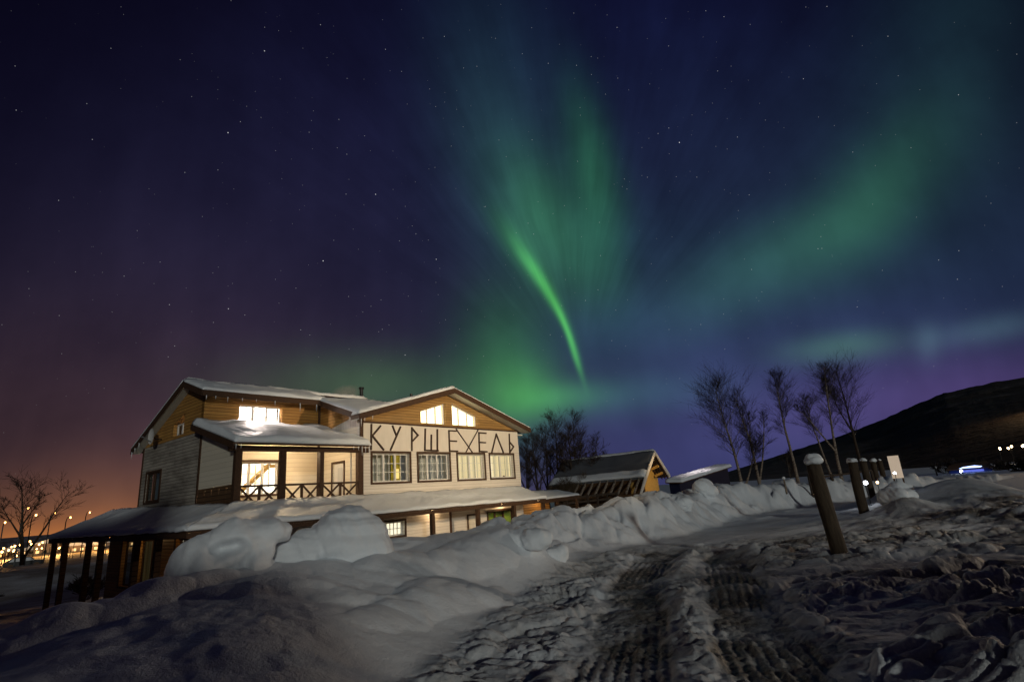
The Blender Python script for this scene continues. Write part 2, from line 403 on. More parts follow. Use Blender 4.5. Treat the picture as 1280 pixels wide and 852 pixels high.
# ------------------------------------------------------------------ noise for the snow (numpy)
def _h(ix, iy, seed):
    n = (ix.astype(np.int64)*374761393 + iy.astype(np.int64)*668265263 + seed*1274126177) & 0x7fffffff
    n = ((n ^ (n >> 13))*1274126177) & 0x7fffffff
    return ((n ^ (n >> 16)) & 0xffff)/65535.
def vnoise(x, y, seed=0):
    ix, iy = np.floor(x), np.floor(y); fx, fy = x-ix, y-iy
    fx = fx*fx*fx*(fx*(fx*6-15)+10); fy = fy*fy*fy*(fy*(fy*6-15)+10)
    a, b, c, d = _h(ix, iy, seed), _h(ix+1, iy, seed), _h(ix, iy+1, seed), _h(ix+1, iy+1, seed)
    return (a*(1-fx)+b*fx)*(1-fy) + (c*(1-fx)+d*fx)*fy
def fbm(x, y, seed=0, octv=4, gain=.5):
    r = 0; a = 1; t = 0
    for o in range(octv):
        r = r + a*(vnoise(x*2**o+17*o, y*2**o+31*o, seed+o)-.5); t += a; a *= gain
    return r/t*2
def worley(x, y, seed=0, off=None):
    ix, iy = np.floor(x), np.floor(y); d1 = np.full(x.shape, 9.); d2 = np.full(x.shape, 9.); cid = np.zeros(x.shape)
    for dx in (-1, 0, 1):
        for dy in (-1, 0, 1):
            jx, jy = ix+dx, iy+dy
            px = jx+.1+.8*_h(jx, jy, seed); py = jy+.1+.8*_h(jx, jy, seed+7)
            d = np.hypot(px-x, py-y); new = d < d1
            if off is not None: off[0] = np.where(new, x-px, off[0]); off[1] = np.where(new, y-py, off[1]); off[2] = np.where(new, _h(jx, jy, seed+19), off[2]); off[3] = np.where(new, _h(jx, jy, seed+23), off[3])
            d2 = np.where(new, d1, np.minimum(d2, d)); cid = np.where(new, _h(jx, jy, seed+13), cid); d1 = np.where(new, d, d1)
    return d1, d2, cid
def slabs(x, y, seed):
    """broken plates: every cell a flat top with its own height and tilt, a sharp gap round it"""
    off = [np.zeros(x.shape) for _ in range(4)]; e1, e2, c = worley(x, y, seed, off)
    g = np.clip((e2-e1)*4.0, 0, 1)
    return g**.5*(.25+c+.9*(off[2]-.5)*off[0]+.9*(off[3]-.3)*off[1]), g
def sstep(a, b, x):
    t = np.clip((x-a)/(b-a), 0, 1); return t*t*(3-2*t)

# ------------------------------------------------------------------ the ground: one sheet, ploughed banks, driven track
CP = np.array([  # x, y, height of the lie of the land
 (.7,5.5,0),(2.2,5.1,0),(3.3,4.9,.03),(1.4,8.5,0),(2.6,7.5,0),(2.1,11.3,0),(4.1,12.5,0),(6.4,12.1,.06),(8,9.8,.06),(7.4,10.2,.06),(10,5,.08),
 (6.8,20.6,.0),(8.5,18.2,0),(11.7,20.1,.08),(14.4,18.0,.06),(3.7,15.6,0),(5.2,18.5,0),(21,22,-.08),(27,27,-.1),(24,36,.15),(32,30,-.1),(20,12,.0),(.5,2.5,0),(3,0,.05),(0,0,.02),(6,0,.1),(12,-4,.1),(3,-6,.1),
 (-1.35,5.8,.02),(-.95,7.6,.02),(-.3,9.9,.04),(.55,12.2,.05),(1.7,14.6,.06),(3.2,16.9,.04),(5,18.2,.02),(8,23.2,.0),(11,27.5,.0),(14.6,29.5,.0),(19,30.5,.05),(12,24,0),(15.5,27,.05),(-.2,14.2,.55),(1.2,17.6,.45),(4.0,21.5,.4),(7.5,26.5,.4),(11.5,31,.5),(17,33.5,.5),(0,20,.2),(-10,-6,.2),(-16,-6,0),(-24,-4,-.3),(0,-9,.1),(-6,-9,.1),
 (-1.95,5.2,.38),(-2.37,6.59,.60),(-3.11,6.27,.70),(-1.85,8.3,.47),(-1.45,9.8,.55),(-.7,11.3,.62),(-2.6,7.9,.60),(-3.7,7.2,.72),
 (-6.9,4.6,.12),(-5.5,5.7,.50),(-5.1,6.6,.66),(-4.76,7.64,.78),(-3.9,8.5,.92),(-3.2,9.2,.92),(-2.3,10.25,.84),(-1.5,10.9,.88),(-.9,12.2,.95),
 (-9.5,7.0,-.75),(-8,10,-.6),(-6,12,-.3),(-8.4,14.5,-.7),(-3.5,16.5,-.25),(-2.5,13.5,.25),(-.5,17.5,.3),(2.7,25,.3),(-16,20,-.95),(-13,9,-.95),(-10.5,3.5,-.85),(-22,6,-1.2),(-30,30,-2.2),(8,31,.5),(0,32,.0),(15,38,.5),(22,42,.4),(-6,32,-.6),(-40,8,-2.2),(-26,16,-1.4),(-25,45,-2.6),(5,45,.9),
 (16.3,21.4,.95),(17.6,22.6,.95),(14.9,20.6,.55),(19.4,23.4,.45),(13.2,19.9,.1),(18.5,20.8,.2),(15.3,24,.3),
 (-3,0,.15),(-2.2,2.6,.12),(-4.3,3.4,.28),(40,20,0),(40,50,.3),(30,60,.6),(50,60,0),(5,60,1.0),(15,58,1.1),
], float)
def tps_fit(P, lam=.0008):
    n = len(P); r = np.hypot(P[:, None, 0]-P[None, :, 0], P[:, None, 1]-P[None, :, 1])
    K = np.where(r > 0, r*r*np.log(r+1e-12), 0) + lam*np.eye(n)*n
    A = np.zeros((n+3, n+3)); A[:n, :n] = K; A[:n, n] = 1; A[:n, n+1:] = P[:, :2]; A[n, :n] = 1; A[n+1:, :n] = P[:, :2].T
    return np.linalg.solve(A, np.concatenate([P[:, 2], np.zeros(3)]))
TW = tps_fit(CP)
def tps(x, y):
    z = TW[-3] + TW[-2]*x + TW[-1]*y
    for (px, py, _), w in zip(CP, TW[:-3]):
        r2 = (x-px)**2 + (y-py)**2
        z = z + w*.5*r2*np.log(r2+1e-12)
    return z
RUT_L = np.array([(-.35,-2),(.25,2.6),(.68,5.5),(1.39,8.5),(2.08,11.3),(2.9,13.6),(3.85,15.6)])
RUT_R = np.array([(1.25,-2),(1.75,2.4),(2.05,5.0),(2.66,7.6),(3.5,10.4),(4.14,12.5),(4.7,13.6)])
def poly_dist(x, y, P):
    best = np.full(x.shape, 1e9); arc = np.zeros(x.shape); side = np.zeros(x.shape); s0 = 0
    for (ax, ay), (bx, by) in zip(P[:-1], P[1:]):
        L = math.hypot(bx-ax, by-ay); ux, uy = (bx-ax)/L, (by-ay)/L
        t = np.clip((x-ax)*ux + (y-ay)*uy, 0, L); d = np.hypot(x-ax-ux*t, y-ay-uy*t); m = d < best
        best = np.where(m, d, best); arc = np.where(m, s0+t, arc); side = np.where(m, (x-ax)*uy-(y-ay)*ux, side); s0 += L
    return best, arc, side
FOOT = np.array([(-1.35,5.8),(-.95,7.6),(-.3,9.9),(.55,12.2),(1.3,14.8),(3.2,16.9),(5.0,18.4),(8,23.2),(11,27.5),(14.6,29.5),(19,30.6),(24,33),(31,38)])
BANK_H = ([5.8, 10.2, 11.5, 13, 15, 17, 19, 23.2, 27.5, 29.5, 30.6, 33, 38], [0, 0, .45, .95, 1.0, .96, .98, 1.18, 1.15, 1.02, .96, .85, .3])
LUMPS = [(-4.2,8.0,.7,.10),(-3.2,9.1,.8,.10),(6.2,11.0,.5,.10),(12.7,19.5,.55,.40),(12.4,18.7,.5,.2),(16.3,25.3,.7,.45),(17.0,26.8,.9,.4),(4.9,12.9,.4,.22),(3.0,8.9,.35,.14),(1.7,14.0,.5,.14),
         (.1,11.9,.45,.20),(.55,12.5,.45,.22),(-.5,11.4,.5,.18),(5.7,21.6,.55,.22),(8.0,25.2,.6,.30),(3.4,19.0,.8,.12)]
DOMES = [(-1.25,8.6,62,1.25,.50,.20),(-.95,10.7,62,1.3,.55,.24),(-1.9,9.5,50,1.0,.50,.20),(-5.0,6.75,35,1.0,.48,.26),(-4.5,7.45,40,.7,.42,.20),(-5.7,5.9,35,1.1,.5,.20),(-3.3,7.5,30,.95,.42,.14),(-.2,11.9,55,.8,.5,.22),
         (-2.5,7.6,25,.8,.35,.10),(-1.8,7.3,60,.7,.3,.10),(-.6,9.4,65,.6,.28,.12),(-2.6,10.6,45,.9,.5,.16)]
def far_height(x, y):
    r = np.hypot(x, y); az = np.degrees(np.arctan2(x, y))
    left = sstep(5, -35, az)
    return .3 - left*np.clip((r-20)*.030, 0, 16)
def ground(x, y, detail=True):
    r = np.hypot(x, y)
    z = np.where(r < 75, tps(x, y), 0); f = sstep(38, 62, r); z = z*(1-f) + far_height(x, y)*f
    for lx, ly, s, h in LUMPS: z = z + h*np.exp(-.5*((x-lx)**2+(y-ly)**2)/s**2)
    df, af, sf = poly_dist(x, y, FOOT); inside = np.where(sf < 0, df, -df)
    cum = np.concatenate([[0], np.cumsum(np.hypot(*np.diff(FOOT, axis=0).T))]); fy = np.interp(af, cum, FOOT[:, 1])
    hb = np.interp(fy, *BANK_H); dd = inside + (.35*fbm(x*.7, y*.7, 33, 3) if detail else 0)
    hv = hb*(1+(.22*fbm(af*.55, af*0+.7, 35, 3)+.15*fbm(x*1.3, y*1.3, 37, 3) if detail else 0))
    zb = hv*sstep(-.05, 1.35, dd)*(1-.6*sstep(1.9, 4.6, dd)) - 5*sstep(2.4, 6.5, dd); z = np.where(hb > .01, np.maximum(z, zb) + .12*np.exp(-((z-zb)/.15)**2)*sstep(-.05, .5, dd), z)
    for dx, dy, an, ra, rb_, h in DOMES:                                     # wind-packed lobes with a crease at their foot
        ca, sa = math.cos(rad(an)), math.sin(rad(an)); jx, jy = x-dx, y-dy
        if detail: jx = jx+.16*fbm(x*1.6, y*1.6, 101, 3); jy = jy+.16*fbm(x*1.6, y*1.6, 103, 3)
        q2 = ((jx*ca+jy*sa)/ra)**2 + ((-jx*sa+jy*ca)/rb_)**2; z = z + .72*h*np.clip(1-q2, 0, 1)**.8
    # unseen snow heaps added behind the camera to shade the near snow and yard
    for hx, hw, hh, sy in ((-.7, 3.2, 3.3, 1.25), (-10.0, 6.8, 6.5, 2.2), (12.8, 5.6, 2.8, 1.4)):
        z = z + hh*np.exp(-.5*(((x-hx)/hw)**6 + ((y+5.8)/sy)**2))
    dirt_shade = np.zeros(x.shape)
    dl, al, sl = poly_dist(x, y, RUT_L); dr, ar, sr = poly_dist(x, y, RUT_R)
    rut = np.minimum(dl, dr); arc = np.where(dl < dr, al, ar); side = np.where(dl < dr, sl, sr)
    end = sstep(18.6, 16.8, al); endr = sstep(16.6, 15.4, ar)
    near = sstep(26, 17, r)
    # road region: between the bank foot and far right
    foot = np.interp(y, [-20,2,5.8,7.6,9.9,12.2,14.6,17.3,20.3,22.8,40], [-3.2,-2.2,-1.35,-.95,-.3,.55,1.7,3.4,6.2,9.4,30])
    road = sstep(-.15, .45, x-foot)*sstep(34, 24, r)*sstep(.5, -.1, inside)
    if detail:
        bank = sstep(.3, -.8, x-foot)*sstep(45, 30, r)
        # wind-packed bank: long soft waves, rough crest further off
        z = z + bank*(.10*fbm(x*.55, y*.55, 3, 4) + .018*fbm(x*3, y*3, 9, 3) + .05*np.abs(fbm(x*1.5, y*1.5, 10, 4)) + .016*fbm(x*1.1+y*.4, (y*.9-x*.45)*6.5, 11, 3)*np.clip(.4+2*fbm(x*.4, y*.4, 16, 2), 0, 1.2))
        crest = sstep(10.5, 14, fy)*sstep(-.1, .5, inside)*sstep(6, 3.5, inside)
        sb, gb = slabs(x*.75+.35*fbm(x*.8, y*.8, 5, 3), y*.75+.35*fbm(x*.8, y*.8, 6, 3), 21)
        z = z + crest*(.26*(sb-.5) + .20*np.abs(fbm(x*.9, y*.9, 31, 4)) + .07*np.abs(fbm(x*2.6, y*2.6, 34, 4)) + .03*fbm(x*5, y*5, 32, 3))
        # broken slabs of thrown snow on the road
        wx, wy = x+.22*fbm(x*1.1, y*1.1, 41, 3), y+.14*fbm(x*1.1, y*1.1, 43, 3)
        ang = rad(14); ca, sa = math.cos(ang), math.sin(ang); qx, qy = wx*ca+wy*sa, -wx*sa+wy*ca
        wx2, wy2 = qx+.26*fbm(x*2.0, y*2.0, 47, 4), qy+.15*fbm(x*2.0, y*2.0, 49, 4)
        s1, g1 = slabs(wx2*1.55, wy2*3.9, 51); s2, g2 = slabs(wx2*3.1+7, wy2*6.8, 57); s3, g3 = slabs(wx2*.8+3, wy2*2.1, 61)
        patch = np.clip(.5+1.7*fbm(x*.5, y*.7, 71, 3), 0, 1); patch2 = np.clip(.35+1.9*fbm(x*.7+5, y*.9, 73, 3), 0, 1)
        slab = .105*s1*(.35+.65*patch) + .05*s2*patch2 + .10*s3*(1-.7*patch) + .05*np.abs(fbm(qx*1.7, qy*3.3, 77, 5))
        f1 = g1
        right = sstep(.35, 1.2, x-np.interp(y, [-2,5,7.6,12.5,20,30], [1.6,2.4,3.0,4.5,8,14]))
        tracks = np.maximum(sstep(.80, .55, dl)*end, sstep(.80, .55, dr)*endr)
        flat = sstep(13.5, 17.0, y)*sstep(9, 6.5, x-.45*(y-14))            # smoother drifted plane beyond the ruts
        calm = sstep(.02, -.28, fbm(x*.45+3, y*.6, 67, 3))
        rough = road*near*(1-tracks)*(1-.8*flat)*(1-.75*calm*sstep(1.6, 3.0, x-.12*y))
        z = z + rough*(slab*(1+.75*right*sstep(14, 5, r)) - .05) + rough*.02*fbm(x*6, y*6, 81, 3)
        z = z + road*(.035*fbm(x*.9, y*2.2, 91, 4))*(1-tracks)
        # furrows on the far right
        z = z + right*near*.09*fbm(qx*.7, qy*2.6, 95, 3)
        # the ruts
        tread = np.sin(arc*2*math.pi/.11 + np.abs(side)*22 + 2*fbm(x*4, y*4, 13, 2))*.5+.5
        prof = sstep(.53, .38, rut+.20*fbm(x*1.3, y*1.3, 15, 4))
        cut = np.where(dl < dr, prof*end, prof*endr)
        lipp = np.exp(-.5*((rut-.60)/.10)**2)*np.where(dl < dr, end, endr)
        z = z - cut*(.055+.045*fbm(x*2.4, y*2.4, 17, 5)) + lipp*.085*np.abs(fbm(x*2.2, y*2.2, 19, 4))*1.6 + cut*.014*tread*np.clip(.35+2.2*fbm(x*.9, y*.9, 14, 3), 0, 1) + cut*.013*np.clip(.45+2*fbm(x*.7+4, y*.7, 22, 2), 0, 1)*np.sin(side*2*math.pi/.13+1.5*fbm(x*1.2, y*1.2, 12, 2)) + cut*.035*np.abs(fbm(x*9, y*9, 18, 3)) + cut*.05*np.clip(fbm(x*4.5, y*4.5, 20, 3)-.12, 0, 1)
        # a rougher brown heap on the right
        hp = np.exp(-.5*(((x-14.8)/2.4)**2+((y-15.6)/2.6)**2)); z = z + hp*(.45+.25*fbm(x*2, y*2, 23, 4))
        dirt_shade = np.clip(cut*(.42+.5*fbm(x*1.7, y*1.7, 28, 4)) + tracks*.30*np.clip(.5+fbm(x*2, y*2, 27, 3), 0, 1) + rough*(.24+.30*right)*np.clip(.6+fbm(x*1.2, y*1.2, 25, 3), 0, 1) + rough*.35*(1-g1)*.8 + hp*1.2*np.clip(.6+fbm(x*2, y*2, 29, 3), 0, 1) + road*(.22+.3*fbm(x*.8, y*.8, 24, 4)), 0, 1)  # dirt of ruts and track, plus darkening that stands for dim foreground light
        azd = np.degrees(np.arctan2(x, y)); dirt_shade = np.maximum(dirt_shade, sstep(23, 29, r)*sstep(-26, -33, azd)*np.clip(.75+.8*fbm(x*.25, y*.25, 111, 4), 0, 1))  # left yard darkened in colour, standing in for the shade there
    return z, dirt_shade
def gz(x, y): return float(ground(np.array([float(x)]), np.array([float(y)]))[0][0])
def build_ground():
    az = np.concatenate([np.linspace(-58, 58, 960), np.linspace(58, 302, 112)[1:-1]])
    rr = np.concatenate([np.geomspace(.35, 3.6, 26)[:-1], np.geomspace(3.6, 30, 520)[:-1], np.geomspace(30, 75, 80)[:-1], np.geomspace(75, 6000, 26)])
    A, R = np.meshgrid(np.radians(az), rr); x = (R*np.sin(A)).ravel(); y = (R*np.cos(A)).ravel()
    z, dirt_shade = ground(x, y)
    na, nr = len(az), len(rr)
    co = np.stack([x, y, z], 1); co = np.concatenate([co, [[0, 0, float(z[:na].mean())]]])
    i = np.arange(nr-1)[:, None]*na; j = np.arange(na)[None, :]; k = (j+1) % na
    quads = np.stack([i+j, i+na+j, i+na+k, i+k], -1).reshape(-1, 4)[:, ::-1]
    tri = np.stack([np.full(na, len(co)-1), np.arange(na), (np.arange(na)+1) % na], 1)[:, ::-1]
    me = bpy.data.meshes.new('snow_ground'); me.vertices.add(len(co)); me.vertices.foreach_set('co', co.ravel())
    nl = quads.size + tri.size; me.loops.add(nl); me.loops.foreach_set('vertex_index', np.concatenate([quads.ravel(), tri.ravel()]).astype(np.int32))
    npol = len(quads)+len(tri); me.polygons.add(npol)
    st = np.concatenate([np.arange(len(quads))*4, len(quads)*4+np.arange(len(tri))*3]).astype(np.int32)
    me.polygons.foreach_set('loop_start', st); me.update(calc_edges=True); me.validate()
    at = me.attributes.new('dirt_shade', 'FLOAT', 'POINT'); at.data.foreach_set('value', np.append(dirt_shade, 0).astype(np.float32))
    me.polygons.foreach_set('use_smooth', np.ones(len(me.polygons), bool))
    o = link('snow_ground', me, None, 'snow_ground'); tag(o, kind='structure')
    n = Vector(me.polygons[5000].normal)
    if n.z < 0: me.flip_normals()
build_ground()

# the long dark hill on the right
def build_hill():
    AZ = [14.5,15.5,17.5,19.6,21.5,26.5,29.9,33.1,36.2,37.95,40.6,43,50,58,70,90]
    EL = [-.4,.0,.32,.62,1.03,2.22,2.95,3.85,4.93,5.42,5.68,5.74,5.4,4.6,3.0,1.0]
    az = np.linspace(14.5, 90, 420); el = np.interp(az, AZ, EL)
    t = np.linspace(0, 1, 70); Rn = 190+np.clip(az-20, 0, 12)*4-np.clip(az-34, 0, 9)*9; Rf = 900.
    A, T = np.meshgrid(az, t); E = np.interp(A.ravel(), az, el).reshape(A.shape)
    R = np.interp(A.ravel(), az, Rn).reshape(A.shape); R = R + (Rf-R)*T
    top = 1.65+Rf*np.tan(np.radians(E)); s = T**1.04
    x, y = R*np.sin(np.radians(A)), R*np.cos(np.radians(A))
    nz = fbm(x/70, y/70, 5, 4)*5*(T*(1-T)*3.2) + fbm(A*2.6, T*3+3.3, 8, 3)*.6*T + fbm(x/9, y/9, 12, 3)*1.2*T
    z = -1.5 + (top+1.5)*s + nz*np.clip(E, 0, 3)/3
    co = np.stack([x, y, z], -1); back = co[-1:].copy(); back[..., 2] = -60; back[..., :2] *= 1.4
    co = np.concatenate([co, back]); nr, na = co.shape[:2]
    i = np.arange(nr-1)[:, None]*na; j = np.arange(na-1)[None, :]
    q = np.stack([i+j, i+j+1, i+na+j+1, i+na+j], -1).reshape(-1, 4)
    me = bpy.data.meshes.new('hill'); me.from_pydata(co.reshape(-1, 3).tolist(), [], q.tolist()); me.update()
    for p in me.polygons: p.use_smooth = True
    tag(link('hill', me, None, 'dark_forest'), kind='structure')
build_hill()

# ------------------------------------------------------------------ snow heaps and loose blocks
def blob(name, ells, loc, rz, mat='snow', voxel=.035, smooth=10, noise=.03, seed=1, dents=(), fine=.008, layers=0):
    bm = bmesh.new()
    for cx, cy, cz, rx, ry, rz_ in ells:
        g = bmesh.ops.create_icosphere(bm, subdivisions=3, radius=1)
        for v in g['verts']: v.co = (cx+v.co.x*rx, cy+v.co.y*ry, cz+v.co.z*rz_)
    me = bpy.data.meshes.new('tmp'); bm.to_mesh(me); bm.free(); o = bpy.data.objects.new('tmp', me); col.objects.link(o)
    m = o.modifiers.new('r', 'REMESH'); m.mode = 'VOXEL'; m.voxel_size = voxel
    m = o.modifiers.new('s', 'SMOOTH'); m.factor = .6; m.iterations = smooth
    dg = bpy.context.evaluated_depsgraph_get(); ev = o.evaluated_get(dg); out = bpy.data.meshes.new_from_object(ev)
    bpy.data.objects.remove(o); bpy.data.meshes.remove(me)
    n = len(out.vertices); co = np.empty(n*3); out.vertices.foreach_get('co', co); co = co.reshape(-1, 3)
    nr = np.empty(n*3); out.vertices.foreach_get('normal', nr); nr = nr.reshape(-1, 3)
    f = fbm(co[:, 0]*1.7+co[:, 2]*.9, co[:, 1]*1.7-co[:, 2]*1.3, seed, 4)*noise*2 + fbm(co[:, 0]*9+co[:, 2]*3, co[:, 1]*9-co[:, 2]*8, seed+5, 3)*fine*2
    co = co + nr*f[:, None]
    if layers: co = co + nr*(layers*fbm(co[:, 2]*13+1.5*fbm(co[:, 0]*1.5, co[:, 1]*1.5, seed+2, 3), co[:, 0]*.6+co[:, 1]*.6, seed+3, 3)*2)[:, None]
    for (dx, dz, sx, sz, tilt, depth) in dents:
        c, s_ = math.cos(tilt), math.sin(tilt); a = (co[:, 0]-dx)*c+(co[:, 2]-dz)*s_; b = -(co[:, 0]-dx)*s_+(co[:, 2]-dz)*c
        w = np.exp(-.5*((a/sx)**4+(b/sz)**2))*(nr[:, 1] < .2); co[:, 1] += depth*w
    out.vertices.foreach_set('co', co.ravel()); out.update(); out.name = name
    for p in out.polygons: p.use_smooth = True
    o = link(name, out, None, mat); o.location = loc; o.rotation_euler = (0, 0, rz); return o
HZ = rad(24.5)
h1 = blob('snow_mound', [(.10,0,1.02,.58,.46,.62),(.50,.05,1.40,.34,.36,.22),(.72,.08,1.37,.15,.26,.15),(-.30,0,.86,.46,.48,.56),(-.55,0,.6,.36,.42,.42),(.45,-.05,.62,.5,.45,.4),(.2,-.05,.3,.95,.7,.45)], (-4.28, 8.2, .03), HZ, seed=3, smooth=7,
     noise=.06, layers=.011, fine=.011, dents=[(.02,1.24,.18,.06,.12,.24),(.16,1.03,.30,.06,.55,.10),(-.18,.78,.28,.07,.2,.12),(.25,.80,.05,.20,0,.12),(-.5,.95,.06,.25,-.4,.07)])
tag(h1, 'wind-carved snow mound with a curled lip and a hollow like an eye', 'snow mound')
h2 = blob('snow_mound', [(.20,0,.98,.66,.55,.70),(.58,0,.98,.34,.46,.58),(-.45,.0,.86,.66,.46,.52),(-.95,0,.74,.45,.4,.40),(.55,0,.62,.40,.5,.5),(.0,-.05,.3,1.15,.7,.45)], (-3.12, 9.3, .0), HZ, seed=8, smooth=8,
     noise=.055, layers=.010, fine=.011, dents=[(-.35,.80,.40,.06,.5,.12),(-.18,.86,.05,.18,.3,.10),(.35,1.25,.5,.07,-.1,.05),(.3,.95,.5,.06,.15,.06)])
tag(h2, 'tall smooth domed snow mound with a steep right side before the lit basement window', 'snow mound')
def block(x, y, s, seed, label, squash=.8, lift=0):
    rs = random.Random(seed); e = [(rs.uniform(-.35, .35)*s[0], rs.uniform(-.35, .35)*s[1], s[2]*rs.uniform(.25, .5), s[0]*rs.uniform(.35, .6), s[1]*rs.uniform(.4, .6), s[2]*rs.uniform(.4, .62)) for _ in range(5)]
    o = blob('snow_block', e, (x, y, gz(x, y)-.34*s[2]+lift), rs.uniform(-.5, .5), voxel=max(.03, max(s)*.035), smooth=3, noise=.06*max(s), fine=.02, seed=seed)
    return tag(o, label, 'snow block', 'snow blocks along the bank and the track')
block(8.0, 25.1, (.85, .6, .75), 5, 'large squarish snow block on the bank top left of the birch with the forked trunk')
block(5.75, 21.5, (.8, .6, .6), 6, 'pointed snow block on the bank top before the pale roof edge')
block(.62, 12.35, (.55, .45, .46), 7, 'smooth rounded snow block with an upright right face at the foot of the bank')
block(-.1, 11.6, (.7, .5, .40), 8, 'low snow block next to the smooth rounded one at the bank foot')
block(12.75, 19.5, (.8, .65, .62), 13, 'rounded snow lump leaning on the second log post')
block(15.9, 24.4, (.9, .8, .7), 14, 'rounded snow lump right of the third log post')

# ------------------------------------------------------------------ log posts with snow caps
POSTS = [(5.92,11.22,1.84,.145,'nearest log post, dark and leaning left, snow cap on its top'),
         (11.74,20.09,1.90,.165,'second log post, weathered grey, with a wide flat snow cap'),
         (15.55,25.75,1.97,.16,'third log post beside the bright white lamp'),
         (21.1,34.0,2.02,.16,'fourth log post, thin snow cap, close behind the third'),
         (22.9,36.2,2.04,.16,'farthest log post with a rounded snow cap, before the lit board')]
def log_post(x, y, h, r, label, seed):
    rs = random.Random(seed); z0 = -.25
    t = thing('log_post', label, 'post', (x, y, z0), rs.uniform(0, 6), 'snow-capped log posts beside the track')
    hh = h+.25; n = 14; mb = MB(); pts = []; rr = []
    for i in range(n):
        f = i/(n-1); pts.append((.012*math.sin(5*f+seed)-.0*f, .012*math.cos(4*f+seed), f*hh)); rr.append(r*(1.05-.13*f)*(1+.03*math.sin(9*f+seed)))
    mb.tube(pts, rr, 18); mb.build('log', 'log_bark', t, smooth=True)
    e = [(0,0,hh+.03,r*1.1,r*1.1,.07),(rs.uniform(-.05,.05),rs.uniform(-.05,.05),hh+.07,r*.85,r*.8,.08),(rs.uniform(-.1,.1),rs.uniform(-.1,.1),hh+.06,r*.6,r*.6,.10)]
    c = blob('snow_cap', e, (0, 0, 0), 0, voxel=.022, smooth=2, noise=.03, seed=seed, fine=.012); c.parent = t
    if seed == 1: t.rotation_euler = (0, rad(-3.6), 0); pass
for i, (x, y, h, r, lab) in enumerate(POSTS): log_post(x, y, h, r, lab, i+1)

# ------------------------------------------------------------------ the lodge (x along the lettered front, y into the hill side, z up)
LO = Vector((-5.85, 20.17, 0)); LA = rad(51.8)
def lodge_world(u, v, z):
    c, s = math.cos(LA), math.sin(LA); return Vector((LO.x+u*c-v*s, LO.y+u*s+v*c, z))
lodge = thing('lodge_building', 'two-storey lodge with white board siding, timber gables, lit windows and wooden lettering', 'lodge', LO, LA)
def wall(name, mat, axis, const, a0, a1, z0, z1, holes=(), depth=.16, parent=lodge):
    """wall facing -y (axis 'u') or -x (axis 'v'), with real openings and reveals"""
    A = sorted({a0, a1, *[h[0] for h in holes], *[h[1] for h in holes]}); Z = sorted({z0, z1, *[h[2] for h in holes], *[h[3] for h in holes]})
    P = (lambda a, z, d=0: (a, const+d, z)) if axis == 'u' else (lambda a, z, d=0: (const+d, a, z))
    inside = lambda a, z: any(h[0] < a < h[1] and h[2] < z < h[3] for h in holes)
    vs = {}; mb = MB()
    def V(p):
        k = tuple(round(q, 4) for q in p)
        if k not in vs: vs[k] = len(mb.v); mb.v.append(k)
        return vs[k]
    for i in range(len(A)-1):
        for j in range(len(Z)-1):
            if inside((A[i]+A[i+1])/2, (Z[j]+Z[j+1])/2): continue
            for d in (0, depth): mb.f.append(tuple(V(P(a, z, d)) for a, z in ((A[i], Z[j]), (A[i+1], Z[j]), (A[i+1], Z[j+1]), (A[i], Z[j+1]))))
    def strip(a, z, b, w): mb.f.append((V(P(a, z)), V(P(b, w)), V(P(b, w, depth)), V(P(a, z, depth))))
    for h0, h1, g0, g1 in [(a0, a1, z0, z1), *holes]:
        AA = [a for a in A if h0 <= a <= h1]; ZZ = [z for z in Z if g0 <= z <= g1]
        for p, q in zip(AA[:-1], AA[1:]): strip(p, g0, q, g0); strip(p, g1, q, g1)
        for p, q in zip(ZZ[:-1], ZZ[1:]): strip(h0, p, h0, q); strip(h1, p, h1, q)
    return mb.build(name, mat, parent)
